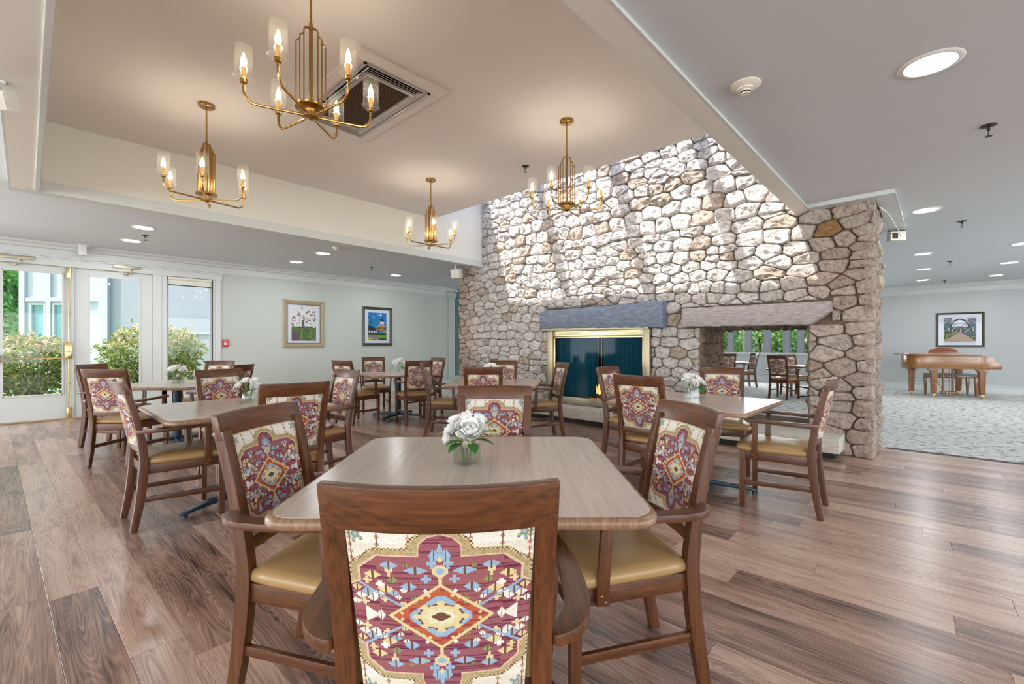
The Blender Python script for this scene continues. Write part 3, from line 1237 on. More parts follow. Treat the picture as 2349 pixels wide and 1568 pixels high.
curtain(4.70, 3.925).build('mesh_curtain', 'screen', fp, 'all')
curtain(3.80, 3.11).build('mesh_curtain', 'screen', fp, 'all')
MB().tube([(6.145, 3.90, .375), (6.145, 3.90, 1.33)], .008).tube([(6.14, 3.83, .375), (6.14, 3.83, 1.33)], .006).xf(o).build('curtain_pull', 'steel', fp)
MB().box(6.10, 6.106, 3.11, 4.71, .37, 1.33).xf(o).build('glass_door', thin_glass('smoked_glass', (.6, .72, .75, 1), .006, .05, .25), fp, False)
lg = thing('log_set', 'charred logs burning behind the mesh curtain of the fireplace', 'logs', (6.45, 4.03, .28))
MB().tube([(0, -.35, .05), (0, .35, .06)], .05).tube([(.1, -.3, .05), (.1, .3, .05)], .05).tube([(.02, -.25, .13), (.09, .28, .14)], .045).build('log', 'log', lg)
fl = MB()
for y, hh in ((-.08, .17), (.0, .24), (.07, .2), (.15, .13)):
    fl.lathe([(.004, 0), (.03, .03), (.028, hh * .4), (.012, hh * .75), (.002, hh)], 8, (-.05, y, .12))
fl.build('flame', 'flame', lg)
light('fire_glow', 'POINT', (6.3, 3.8, .5), 3, (1, .45, .15), shadow_soft_size=.08)


# ------------------------------------------------------------ furniture
# woven pattern of the chair backs, in units of the drawing (half width 590, half height 545)
CRM = (.70, .66, .58)
MAR = (.165, .026, .055)
OLV = (.33, .25, .12)
BLU = (.26, .38, .50)
YEL = (.62, .50, .26)
ORG = (.42, .09, .035)
BRN = (.14, .055, .03)
GRN = (.22, .25, .10)
inner = [(0, 522), (70, 505), (125, 462), (130, 388), (395, 385), (512, 300), (512, 215), (620, 165), (620, 0)]
outer = [(0, 552), (90, 535), (180, 480), (200, 428), (408, 424), (572, 318), (572, 238), (640, 210), (640, 0)]


def under(pts, x, y):
    # region under the stepped outline: x from the polyline at that height
    mx = -1
    for i in range(len(pts) - 1):
        (x0, y0), (x1, y1) = pts[i], pts[i + 1]
        if (y0 - y) * (y1 - y) <= 0 and y0 != y1:
            mx = max(mx, x0 + (x1 - x0) * (y - y0) / (y1 - y0))
    return x <= mx


SH = []  # small woven figures (cx, cy, w, h, colour, kind)
for cx_, cy_, w_, h_, c_, k_ in [
    (200, 195, 42, 26, BLU, 1), (235, 170, 20, 16, CRM, 1), (320, 330, 48, 22, BLU, 1), (322, 300, 20, 34, YEL, 2), (305, 235, 26, 20, GRN, 1),
    (430, 265, 44, 24, YEL, 1), (470, 225, 26, 20, YEL, 2), (155, 300, 62, 22, BLU, 1), (130, 285, 22, 16, ORG, 1), (90, 245, 26, 22, BLU, 2),
    (350, 175, 42, 22, YEL, 1), (385, 205, 26, 20, CRM, 2), (300, 150, 30, 18, BLU, 1), (270, 125, 18, 14, CRM, 1), (400, 140, 34, 22, CRM, 1), (360, 110, 24, 18, YEL, 2),
    (470, 150, 34, 24, BLU, 1), (440, 110, 30, 20, CRM, 1), (520, 120, 34, 20, CRM, 1), (545, 170, 28, 22, YEL, 1), (500, 80, 26, 16, YEL, 2), (560, 75, 26, 18, CRM, 1),
    (455, 0, 38, 42, CRM, 3), (448, 0, 20, 24, ORG, 3), (395, 0, 22, 34, CRM, 1), (395, 0, 11, 18, MAR, 1),
    (52, 346, 24, 26, BLU, 2), (36, 395, 26, 38, BLU, 1), (0, 430, 14, 36, BLU, 1), (45, 398, 14, 18, ORG, 1), (0, 372, 18, 18, YEL, 1),
    (215, 330, 14, 14, GRN, 1), (95, 170, 14, 12, CRM, 1), (240, 85, 18, 14, YEL, 1), (170, 120, 16, 12, GRN, 1)]:
    SH.append((cx_, cy_, w_ * 1.25, h_ * 1.25, c_, k_))


def pattern(px, py, cell):
    x, y = abs(px), abs(py)
    hsh = noise.cell(Vector((px / 400, py / 8.0, 0)))
    if under(inner, x, y):
        # diamond
        dd = max(x / 350 + y / 218, x / 372)
        if dd < 1.0:
            if dd > .90:
                return YEL
            c = ORG if noise.cell(Vector((px / 200, py / 14, 3))) < .55 else (.30, .04, .035)
            for (qx, qy) in ((255, 20), (160, 90), (75, 140), (225, 60), (120, 125)):
                if abs(x - qx) / 16 + abs(y - qy) / 13 < 1:
                    c = GRN if qx in (160, 225) else YEL
            ro = max(x / 200, y / 135, (x / 200 + y / 135) / 1.15)
            if ro < 1:
                c = BLU
                an = math.atan2(y / 95, x / 165)
                rr = sqrt((x / 165) ** 2 + (y / 95) ** 2)
                if rr < 1 + .12 * cos(an * 8):
                    c = YEL if rr > .58 + .08 * cos(an * 8) else (.62, .60, .40)
                    if abs(rr - .88) < .06 and cos(an * 8) < .2:
                        c = BRN
                    if x < 62 and y < 28 and x / 70 + y / 34 < 1:
                        c = BRN
            return c
        if abs(x) < 10 and 205 < y < 270:
            return YEL
        ro = max(x / 52, (y - 296 if y > 296 else 296 - y) / 40, (x / 52 + abs(y - 296) / 40) / 1.3)
        if ro < 1:
            return YEL if ro > .55 else BLU
        # slanting ladder lines
        t = (x - 240) * .52 + 60
        if 230 < x < 560 and abs(y - t) < 8:
            return BLU
        for cx, cy, w, h, c, k in SH:
            dx, dy = abs(x - cx), abs(y - cy)
            if dx > w or dy > h:
                continue
            if k == 1 and dx / w + dy / h < 1.05:
                # little two-tone birds and leaves
                if dx < w * .12 or (dx / w + dy / h > .82 and (int(px / 11) + int(py / 11)) % 2):
                    return BRN if dx < w * .12 else c
                return c
            if k == 2 and ((dx < w * .35) or (dy < h * .35)):
                return c
            if k == 3 and dy < h * (1 - (w - (x - cx)) / (2 * w)) + 4:
                return c
        if hsh < .28:
            return (.27, .085, .10)
        if hsh < .42:
            return (.10, .014, .045)
        if hsh < .52:
            return (.30, .11, .07)
        return MAR
    if under([(a * 1.02 + 6, b + 8) for a, b in inner], x, y):
        return (.60, .42, .28)
    if under(outer, x, y):
        return OLV if noise.cell(Vector((px / 9, py / 9, 1))) > .25 else (.42, .33, .17)
    if under([(a + 14, b + 12) for a, b in outer], x, y):
        return BRN if (int(px / 14) + int(py / 14)) % 2 else YEL
    # cream ground with hanging chains and corner flowers
    for cx in (190, 385, 560):
        lim = {190: 470, 385: 430, 560: 330}[cx]
        if y > lim:
            if abs(x - cx) < 2.5:
                return BRN
            for m_ in range(6):
                qy = lim + 28 + m_ * 44
                if abs(x - cx) / 17 + abs(y - qy) / 19 < 1:
                    return (.45, .22, .13) if abs(x - cx) / 17 + abs(y - qy) / 19 > .4 else YEL
    fx, fy = x - 520, y - 515
    if fx * fx + fy * fy < 62 ** 2:
        an = math.atan2(fy, fx)
        r = sqrt(fx * fx + fy * fy)
        if r < 40 + 18 * cos(5 * an):
            return GRN if (int(r / 14)) % 2 else BLU
    return CRM if noise.cell(Vector((5, py / 16.0, 7))) > .3 else (.66, .60, .50)


def tapestry():
    """upholstered back panel: woven grids front and back, joined by a welt"""
    nx, nz = 210, 246
    vs, fs, cs = [], [], []
    zb, zt = .555, .905

    def prof(z):   # y of the panel plane, following the leaning posts
        t = (z - .46) / (.985 - .46)
        return -.228 - .10 * t ** 1.15
    for side in (0, 1):
        base = len(vs)
        for j in range(nz + 1):
            z = zb + (zt - zb) * j / nz
            hw = .155 + .016 * (z - zb) / (zt - zb)
            for i in range(nx + 1):
                u = -1 + 2 * i / nx
                w_ = -1 + 2 * j / nz
                e = max(abs(u), abs(w_))
                puff = (.012 if side == 0 else .004) * (1 - e ** 6)
                bow = -.022 * (1 - u * u)
                y = prof(z) + bow + (.010 + puff if side == 0 else -.010 - puff)
                if e > .999:
                    y = prof(z) + bow
                vs.append((u * hw, y, z))
        for j in range(nz):
            for i in range(nx):
                a = base + j * (nx + 1) + i
                q = (a, a + nx + 1, a + nx + 2, a + 1)
                fs.append(q if side == 0 else q[::-1])
                px = (-1 + 2 * (i + .5) / nx) * 590
                py = (-1 + 2 * (j + .5) / nz) * 572
                cs.append(pattern(px, py, 1))
    me = bpy.data.meshes.new('back_panel')
    me.from_pydata(vs, [], fs)
    at = me.attributes.new('col', 'FLOAT_COLOR', 'FACE')
    flat = []
    R = random.Random(3)
    for c in cs:
        k = R.uniform(.88, 1.12)
        flat += [c[0] * k, c[1] * k, c[2] * k, 1]
    at.data.foreach_set('color', flat)
    me.materials.append(M['tapestry'])
    me.shade_smooth()
    return me


PANEL = tapestry()


def smoothpath(pts, n=6):
    out = []
    P = [Vector(p) for p in pts]
    for i in range(len(P) - 1):
        p0, p1, p2, p3 = P[max(i - 1, 0)], P[i], P[i + 1], P[min(i + 2, len(P) - 1)]
        for k in range(n):
            t = k / n
            out.append(.5 * ((2 * p1) + (-p0 + p2) * t + (2 * p0 - 5 * p1 + 4 * p2 - p3) * t * t + (-p0 + 3 * p1 - 3 * p2 + p3) * t ** 3))
    out.append(P[-1])
    return out


def make_chair():
    t = thing('dining_armchair', 'x', 'chair')
    # rear posts run from the floor to the top rail
    for s in (-1, 1):
        pts = smoothpath([(s * .188, -.278, 0), (s * .186, -.247, .18), (s * .186, -.226, .38), (s * .187, -.226, .50), (s * .188, -.256, .70), (s * .190, -.312, .925)], 5)
        n = len(pts)
        sec = [(.019 + .001 * (i / n), .019 + .007 * sin(pi * min(1, i / n * 1.3))) for i in range(n)]
        l = MB().sweep(pts, sec, up=(0, 1, 0)).build('rear_leg', 'wood_z', t, True, bevel=.004)
        MB().lathe([(.012, -.0), (.013, .006)], 10, (s * .188, -.278, 0)).build('glide', 'steel', l)
    # top rail, bowed backwards
    vs, fs = [], []
    n = 14
    for i in range(n + 1):
        u = -1 + 2 * i / n
        x = u * .212
        bow = -.042 * (1 - u * u)
        for (dy, dz) in ((-.012, .0), (.014, .0), (.004, .084), (-.022, .084)):
            lean = -.012
            vs.append((x, -.306 + bow + dy + lean * dz / .088, .897 + dz))
    for i in range(n):
        for k_ in range(4):
            a, b = i * 4 + k_, i * 4 + (k_ + 1) % 4
            fs.append((a, b, b + 4, a + 4))
    fs += [(3, 2, 1, 0), (n * 4, n * 4 + 1, n * 4 + 2, n * 4 + 3)]
    MB().add(vs, fs).build('top_rail', 'wood_x', t, True, bevel=.005)
    p = bpy.data.objects.new('back_panel', PANEL)
    COL.objects.link(p)
    p.parent = t
    # lower cross bar
    MB().sweep([(x, -.236 - .014 * (1 - (x / .18) ** 2), .535) for x in [-.185 + .37 * i / 8 for i in range(9)]], (.011, .022)).build('back_rail', 'wood_x', t, True, bevel=.003)
    # seat frame and cushion
    out = [(-.215, .228), (-.185, .24), (0, .246), (.185, .24), (.215, .228), (.236, .20), (.192, -.23), (-.192, -.23), (-.236, .20)]
    MB().prism(out[::-1], .362, .425).build('seat_frame', 'wood_y', t, True, bevel=.004)
    cu = [(-.252, .16), (-.248, .235), (-.22, .262), (0, .272), (.22, .262), (.248, .235), (.252, .16), (.205, -.20), (.17, -.212), (-.17, -.212), (-.205, -.20)]
    vs, fs = [], []
    rings = [(.95, .424), (1.0, .438), (1.0, .453), (.965, .468), (.86, .478), (.55, .486), (.2, .489)]
    q = []
    m = len(cu)
    for i in range(m):
        a, b = cu[i], cu[(i + 1) % m]
        q += [(a[0] * .8 + b[0] * .2, a[1] * .8 + b[1] * .2), (a[0] * .5 + b[0] * .5, a[1] * .5 + b[1] * .5), (a[0] * .2 + b[0] * .8, a[1] * .2 + b[1] * .8)]
    m = len(q)
    for sc, z in rings:
        vs += [(x * sc, .02 + (y - .02) * sc, z) for x, y in q]
    vs.append((0, .02, .489))
    for j in range(len(rings) - 1):
        fs += [(j * m + i, (j + 1) * m + i, (j + 1) * m + (i + 1) % m, j * m + (i + 1) % m) for i in range(m)]
    e = (len(rings) - 1) * m
    fs += [(e + i, e + m, e + (i + 1) % m) for i in range(m)]
    fs.append(tuple(range(m)))
    MB().add(vs, fs).build('seat_cushion', 'vinyl', t, 'all')
    for s in (-1, 1):
        l = MB().sweep([(s * .222, .212, 0), (s * .222, .212, .2), (s * .222, .212, .425)], [(.0165, .0165), (.019, .019), (.0205, .0205)], up=(0, 1, 0)).build('front_leg', 'wood_z', t, True, bevel=.003)
        MB().lathe([(.012, 0), (.013, .006)], 10, (s * .222, .212, 0)).build('glide', 'steel', l)
        MB().sweep([(s * .219, .20, .185), (s * .188, -.235, .20)], (.009, .017)).build('side_stretcher', 'wood_y', t, True, bevel=.003)
        # arm and its upright
        path = smoothpath([(s * .205, -.255, .655), (s * .243, -.232, .657), (s * .272, -.17, .659), (s * .280, -.05, .661), (s * .274, .07, .663), (s * .262, .15, .664), (s * .256, .178, .664)], 4)
        n2 = len(path)
        sec = [(.020 + .008 * sin(pi * min(1, i / n2 * 1.5)) if i < n2 - 3 else (.022, .019, .010)[i - n2 + 3], .012) for i in range(n2)]
        MB().sweep(path, sec).build('armrest', 'wood_y', t, True, bevel=.004)
        ups = MB().sweep([(s * .245, .125, .372), (s * .250, .125, .45), (s * .266, .118, .652)], [(.009, .022), (.0095, .021), (.0105, .018)], up=(0, 1, 0)).build('arm_support', 'wood_z', t, True, bevel=.003)
        MB().lathe([(.007, 0), (.006, .003), (.002, .005)], 8).xf(Matrix.Translation((s * .254, .132, .405)) @ Matrix.Rotation(s * pi / 2, 4, 'Y')).build('bolt', 'dark_brass', ups)
        MB().lathe([(.007, 0), (.006, .003), (.002, .005)], 8).xf(Matrix.Translation((s * .254, .118, .385)) @ Matrix.Rotation(s * pi / 2, 4, 'Y')).build('bolt', 'dark_brass', ups)
    return t


def make_table():
    t = thing('dining_table', 'x', 'table')
    h, r = .57, .085
    poly = []
    for cx, cy, a0 in ((h - r, h - r, 0), (-h + r, h - r, 90), (-h + r, -h + r, 180), (h - r, -h + r, 270)):
        for i in range(6):
            a = radians(a0 + i * 18)
            poly.append((cx + r * cos(a), cy + r * sin(a)))
    MB().prism([(x * .975, y * .975) for x, y in poly], .7335, .736).build('tabletop', 'table_top', t, True)
    vs, fs = [], []
    n = len(poly)
    prof = [(.93, .7335), (.985, .7350), (.995, .731), (1.003, .723), (1.003, .712), (.992, .703), (.90, .702)]
    for sc, z in prof:
        vs += [(x * sc, y * sc, z) for x, y in poly]
    for j in range(len(prof) - 1):
        fs += [(j * n + i, j * n + (i + 1) % n, (j + 1) * n + (i + 1) % n, (j + 1) * n + i)[::-1] for i in range(n)]
    fs.append(tuple(range((len(prof) - 1) * n, len(prof) * n))[::-1])
    fs.append(tuple(range(n)))
    MB().add(vs, fs).build('edge_band', 'table_edge', t, True)
    MB().box(-.2, .2, -.03, .03, .685, .702).box(-.03, .03, -.2, .2, .685, .702).lathe([(.05, .04), (.05, .685)], 20).build('column', 'navy_metal', t, True)
    for k_ in range(4):
        a = k_ * pi / 2 + pi / 4
        pts = [(0, 0, .058), (.2 * cos(a), .2 * sin(a), .050), (.42 * cos(a), .42 * sin(a), .040), (.48 * cos(a), .48 * sin(a), .026)]
        f = MB().sweep(pts, [(.04, .024), (.032, .018), (.026, .012), (.022, .010)]).build('foot', 'navy_metal', t, True, bevel=.006)
        MB().lathe([(.018, 0), (.014, .02)], 10, (.455 * cos(a), .455 * sin(a), 0)).build('glide', 'black', f)
    return t


chair0 = make_chair()
table0 = make_table()
first = {'c': True, 't': True}


def place(proto, key, x, y, rz, label, group):
    if first[key]:
        o = proto
        first[key] = False
    else:
        o = dup(proto)
    o.location = (x, y, 0)
    o.rotation_euler = (0, 0, rz)
    o['label'] = label
    o['group'] = group
    return o


TABLES = [  # x, y in room metres, rotation, label
    (cw(-.15, 1.83), AF - pi / 2 + radians(.5), 'square walnut-topped table in the foreground with the large peony centrepiece'),
    ((1.17, 4.08), 0, 'square wooden table at mid left with a round bowl of white buds'),
    (cw(-4.2, 5.70), AF - pi / 2, 'square wooden table farthest left, beside the glazed doors'),
    ((3.97, 1.54), 0, 'square wooden table at right, in front of the pass-through opening'),
    (cw(-1.93, 7.70), AF - pi / 2 + radians(30), 'square wooden table by the sage wall below the lighthouse picture'),
    (cw(-.21, 5.87), AF - pi / 2 + radians(-8), 'square wooden table in the middle, left of the fireplace'),
    (cw(6.95, 10.15), AF - pi / 2 + radians(4), 'square table on the carpet seen through the pass-through'),
    (cw(6.05, 13.1), AF - pi / 2, 'far table by the window wall, mostly hidden by the opening jamb'),
]
TURN = {1: -18, 3: -32}
for i, (p, rz, lab) in enumerate(TABLES):
    o_ = place(table0, 't', p[0], p[1], rz, lab, 'dining tables')
    for ch in o_.children:
        if ch.name.startswith('foot'):
            ch.rotation_euler = (0, 0, radians(TURN.get(i, 0)))

CH = [  # frame, x, y of the back, facing in degrees, how far the origin is ahead, label
    ('c', -.127, .80, 92, .33, 'foreground armchair with its tapestry back turned to the viewer'),
    ('c', -.965, 1.73, -10, .33, 'armchair on the left side of the foreground table'),
    ('c', .70, 1.80, 190, .33, 'armchair on the right side of the foreground table'),
    ('c', -.10, 2.64, 269, .33, 'armchair facing us across the far side of the foreground table'),
    ('w', .45, 4.00, 1, .30, 'armchair seen from the side at the left of the mid-left table with bud bowl'),
    ('w', 1.17, 2.97, 86, .33, 'armchair with its back to us in front of the mid-left table'),
    ('w', 1.27, 5.06, -82, .33, 'armchair facing us on the far side of the mid-left table'),
    ('w', 2.09, 4.10, 183, .33, 'dark armchair facing left at the right end of the mid-left table'),
    ('c', -5.17, 5.58, 0, .33, 'leftmost armchair, facing right beside the glazed door'),
    ('c', -4.0, 4.47, 93, .31, 'armchair with its back to us at the table by the doors'),
    ('c', -4.36, 6.80, 270, .33, 'armchair facing us behind the table by the doors, under the narrow window'),
    ('c', -3.24, 5.5, 180, .33, 'armchair facing left at the table by the doors, mostly hidden'),
    ('w', 4.28, 2.60, -90, .33, 'armchair at the left of the right-hand table, in front of the fireplace doors'),
    ('w', 3.27, 1.72, 0, .33, 'armchair with its back to us in front of the right-hand table'),
    ('w', 5.02, 1.66, 198, .33, 'armchair facing us on the hearth side of the right-hand table'),
    ('w', 3.96, .607, 94, .275, 'rightmost armchair, seen from the side at the right-hand table'),
    ('c', -2.57, 6.95, 62, .28, 'armchair facing right with its tan seat beside the table under the lighthouse picture'),
    ('c', -2.63, 8.62, 293, .33, 'armchair against the sage wall facing us under the lighthouse picture'),
    ('c', -1.42, 6.9, 116, .28, 'armchair with its back to us at the table under the lighthouse picture'),
    ('c', -1.34, 8.3, 225, .33, 'armchair facing left near the end of the sage wall'),
    ('c', -1.165, 6.2, -3, .30, 'armchair seen edge-on at the left of the middle table'),
    ('c', -.31, 4.88, 90, .33, 'armchair with its back to us at the middle table, hiding the flowers'),
    ('c', -.13, 6.92, 270, .33, 'armchair facing us in front of the stone wall at the middle table'),
    ('c', .68, 6.08, 194, .33, 'armchair facing left in front of the left part of the fireplace'),
    ('c', 5.92, 10.15, 35, .30, 'armchair with its back to us seen through the pass-through'),
    ('c', 6.80, 11.25, 270, .33, 'armchair facing us seen through the pass-through behind its table'),
    ('c', 7.75, 11.0, 235, .33, 'armchair half hidden by the right edge of the pass-through'),
    ('c', 6.98, 13.05, 180, .33, 'far armchair by the windows facing left, seen through the pass-through'),
    ('c', 5.86, 12.3, 88, .33, 'dark chair edge beside the jamb, seen through the pass-through'),
]
for fr_, x, y, ang, off, lab in CH:
    if fr_ == 'c':
        px, py = cw(x, y)
        a = radians(ang) + AF - pi / 2
    else:
        px, py = x, y
        a = radians(ang)
    place(chair0, 'c', px + off * cos(a), py + off * sin(a), a - pi / 2, lab, 'dining armchairs')


# ------------------------------------------------------------ flowers
def petal(mb, c, ax, side, L_, w, curl, cup):
    n, m = 5, 4
    up = ax.cross(side).normalized()
    vs = []
    for i in range(n + 1):
        t = i / n
        ww = w * (sin(pi * (.12 + .80 * t)) ** .7)
        for j in range(m + 1):
            s = -1 + 2 * j / m
            ruff = .06 * w * sin(j * 2.3 + i * 1.7 + c.x * 900) * t
            p = c + ax * (L_ * t * (1 - .25 * curl * t)) + side * (s * ww) + up * (L_ * curl * t * t + cup * w * s * s + ruff)
            vs.append(p)
    fs = [(i * (m + 1) + j, i * (m + 1) + j + 1, (i + 1) * (m + 1) + j + 1, (i + 1) * (m + 1) + j) for i in range(n) for j in range(m)]
    mb.add(vs, fs)


def bloom(c, d, r, R, layers=((11, .25, .98), (10, .55, .85), (9, .85, .65), (7, 1.15, .45), (5, 1.4, .28))):
    mb = MB()
    d = Vector(d).normalized()
    a = d.orthogonal().normalized()
    b = d.cross(a)
    c = Vector(c)
    for k_, (n, el, ln) in enumerate(layers):
        for i in range(n):
            an = 2 * pi * (i + .5 * (k_ % 2)) / n + R.uniform(-.15, .15)
            e = el + R.uniform(-.12, .12)
            rad = a * cos(an) + b * sin(an)
            ax = (rad * cos(e) + d * sin(e)).normalized()
            sd = (b * cos(an) - a * sin(an)).normalized()
            petal(mb, c - d * r * .22, ax, sd, r * ln * R.uniform(.9, 1.1), r * .38, .35, .35)
    return mb


def leafmb(base, d, L_, w, R):
    mb = MB()
    d = Vector(d).normalized()
    s = d.cross(Vector((0, 0, 1))).normalized()
    u = s.cross(d)
    vs = []
    n = 6
    for i in range(n + 1):
        t = i / n
        ww = w * sin(pi * min(1, .08 + t * .92)) ** .8 if i < n else 0
        c = Vector(base) + d * (L_ * t) + Vector((0, 0, -1)) * (L_ * .35 * t * t)
        vs += [c - s * ww + u * ww * .25, c, c + s * ww + u * ww * .25]
    fs = []
    for i in range(n):
        a = i * 3
        fs += [(a, a + 1, a + 4, a + 3), (a + 1, a + 2, a + 5, a + 4)]
    return mb.add(vs, fs)


def square_vase(s, h, label, grp, loc, rz):
    v = thing('vase', label, 'vase', loc, rz, grp)
    t = .005
    mb = MB()
    mb.prism([(-s, -s), (s, -s), (s, s), (-s, s)], 0, .008)
    for a in range(4):
        mb2 = MB().box(-s, s, s - t, s, .008, h)
        mb2.xf(Matrix.Rotation(a * pi / 2, 4, 'Z'))
        mb.add(mb2.v, mb2.f)
    mb.build('glass_body', 'vase_glass', v, False)
    MB().box(-s + .007, s - .007, -s + .007, s - .007, .009, h * .72).build('water', 'water', v, False)
    return v


def round_vase(r, h, label, grp, loc, foot=False):
    v = thing('vase', label, 'vase', loc, 0, grp)
    if foot:
        prof = [(r * .6, 0), (r * .62, .006), (r * .25, .012), (r * .3, .02), (r, .03), (r, h), (r * .94, h), (r * .94, .034), (.001, .033)]
    else:
        prof = [(r * .5, 0), (r * .78, .008), (r, h * .42), (r * .93, h * .78), (r * .66, h), (r * .62, h), (r * .88, h * .76), (r * .94, h * .42), (r * .7, .014), (.001, .012)]
    MB().lathe(prof, 24, cap=False).build('glass_body', 'vase_glass', v)
    MB().lathe([(r * .5, .02), (r * .85, h * .3), (r * .86, h * .55), (.001, h * .56)], 20).build('water', 'water', v)
    return v


def bouquet(loc, spec, leaves, label, seed, h=.07, sc=1.0, core=True):
    R = random.Random(seed)
    b = thing('flower_bouquet', label, 'flowers', loc, 0, 'white flower centrepieces')
    for (x, y, z, dx, dy, dz, r) in spec:
        bl = bloom((x * sc, y * sc, z * sc), (dx, dy, dz), r * sc, R).build('blossom', 'petal', b, 'all')
        if core:
            dv = Vector((dx, dy, dz)).normalized()
            mb = MB().lathe([(.001, 0), (.010 * sc, .003), (.009 * sc, .010), (.001, .014)], 8)
            mb.xf(Matrix.Translation(Vector((x, y, z)) * sc + dv * r * sc * .05) @ dv.to_track_quat('Z', 'Y').to_matrix().to_4x4())
            mb.build('flower_centre', 'petal_core', bl)
        st = MB().tube([(x * sc * .2, y * sc * .2, .012), (x * sc * .3, y * sc * .3, h), (x * sc * .9, y * sc * .9, z * sc - .01)], .0028, 6)
        st.build('stem', 'stem', b)
    for (x, y, z, dx, dy, dz, L_, w, lime) in leaves:
        leafmb((x * sc, y * sc, z * sc), (dx, dy, dz), L_ * sc, w * sc, R).build('leaf', 'leaf_lime' if lime else 'leaf', b, 'all')
    MB().lathe([(.018, h * .95), (.02, h + .01), (.014, h + .02)], 10).build('tie', 'cream', b)
    return b


# directions below: towards the camera is -F, right is R
def rel(rx, ry, z):      # rx right, ry away
    return (rx * RX + ry * FX, rx * RY + ry * FY, z)


def relspec(L_):
    return [rel(a, b, c) + rel(d, e, f) + (r,) for a, b, c, d, e, f, r in L_]


def relleaf(L_):
    return [rel(a, b, c) + rel(d, e, f) + (l, w, k) for a, b, c, d, e, f, l, w, k in L_]


PEONY = relspec([(.015, -.03, .135, .05, -.55, .8, .082), (-.06, .01, .135, -.8, .1, .5, .05), (-.05, .03, .165, -.3, .2, .9, .045),
                 (-.005, .03, .185, -.05, .0, 1, .036), (.05, .02, .17, .4, .0, .9, .045), (.06, .045, .13, .8, .3, .5, .045), (-.075, -.015, .105, -1, -.3, .1, .035)])
PLEAF = relleaf([(-.01, -.02, .09, -.8, -.5, .25, .085, .022, 0), (-.02, -.03, .085, -.5, -.8, .05, .08, .02, 0), (.02, -.03, .085, .3, -.9, .0, .075, .022, 0),
                 (.03, -.01, .095, .9, -.2, .15, .09, .022, 0), (.05, .01, .12, 1, .1, .35, .08, .024, 1), (.06, .0, .155, .9, .1, .4, .06, .018, 1),
                 (.02, .0, .17, .2, -.2, .9, .05, .009, 0), (-.08, .0, .13, -1, -.2, -.1, .045, .007, 1)])
TZP = .7362
vp = cw(-.185, 1.86)
square_vase(.040, .078, 'square glass vase with water on the foreground table', 'vases on the tables', (vp[0], vp[1], TZP), AF + pi / 4 + .05)
bouquet((vp[0], vp[1], TZP), PEONY, PLEAF, 'large white peony bouquet on the foreground table', 1)
vp = cw(-2.21, 3.83)
round_vase(.062, .085, 'round fishbowl vase on the mid-left table', 'vases on the tables', (vp[0], vp[1], TZP))
BUD = relspec([(-.075, -.02, .14, -.7, -.2, .7, .05), (-.02, -.03, .175, -.1, -.3, .9, .047), (.045, .0, .18, .2, 0, 1, .048), (.07, -.03, .13, .7, -.5, .5, .048), (0, .05, .15, 0, .6, .8, .045)])
BLEAF = relleaf([(.0, -.03, .10, .1, -.9, .5, .06, .02, 0), (-.02, -.03, .09, -.5, -.8, .4, .06, .02, 0), (.03, -.02, .10, .5, -.8, .3, .06, .02, 0), (.05, 0, .19, .9, .1, .7, .05, .015, 1),
                 (.07, .0, .13, 1, 0, .4, .06, .018, 1), (.0, -.02, .13, .0, -.6, .8, .05, .018, 0)])
bouquet((vp[0], vp[1], TZP), BUD, BLEAF, 'ball of round white buds on the mid-left table', 2)
vp = cw(-4.17, 5.68)
square_vase(.05, .10, 'square glass vase on the table by the doors', 'vases on the tables', (vp[0], vp[1], TZP), AF + .4)
bouquet((vp[0], vp[1], TZP), relspec([(-.06, 0, .17, -.6, -.1, .8, .08), (.05, -.01, .165, .6, -.2, .7, .075), (0, .05, .19, 0, .3, .9, .07)]),
        relleaf([(-.03, -.02, .13, -1, -.1, .1, .11, .025, 0), (.03, 0, .2, .4, -.1, .9, .06, .02, 0), (0, -.03, .12, .2, -.9, -.1, .07, .02, 0)]), 'shaded white bouquet on the table by the doors', 3, .09)
vp = cw(1.65, 4.17)
square_vase(.045, .085, 'square glass vase on the right-hand table', 'vases on the tables', (vp[0], vp[1], TZP), AF + .3)
bouquet((vp[0], vp[1], TZP), relspec([(-.05, -.02, .15, -.5, -.6, .7, .06), (.05, -.01, .155, .6, -.4, .7, .065), (-.03, .03, .185, -.3, 0, .9, .055), (.02, .04, .18, .2, .3, .9, .055), (.09, .0, .14, 1, -.1, .5, .045), (0, -.05, .13, 0, -1, .5, .055)]),
        relleaf([(-.05, 0, .15, -1, -.2, .2, .08, .022, 0), (.03, -.05, .11, .3, -1, -.4, .09, .025, 0), (.05, -.04, .11, .6, -.8, -.3, .09, .025, 0), (-.04, 0, .17, -.9, 0, .6, .05, .018, 1)]),
        'white peony bouquet with dark leaves on the right-hand table', 4, .08)
vp = cw(-1.97, 7.9)
round_vase(.045, .10, 'small footed glass vase on the table under the lighthouse picture', 'vases on the tables', (vp[0], vp[1], TZP), True)
bouquet((vp[0], vp[1], TZP), relspec([(-.07, 0, .17, -.6, -.3, .7, .07), (.02, -.02, .20, .1, -.4, .9, .075), (.08, .0, .17, .8, 0, .6, .06), (-.02, -.04, .14, -.2, -.9, .4, .06)]),
        relleaf([(.06, -.02, .15, .6, -.4, .5, .07, .018, 0), (.05, -.03, .12, .7, -.4, -.6, .09, .02, 0), (-.08, 0, .12, -.8, 0, -.7, .09, .015, 0), (.03, -.04, .13, .5, -.6, 0, .06, .016, 1)]),
        'white lily bouquet with hanging leaves under the lighthouse picture', 5, .09)
vp = cw(-.26, 5.72)
round_vase(.05, .09, 'small glass vase hidden behind a chair on the middle table', 'vases on the tables', (vp[0], vp[1], TZP))
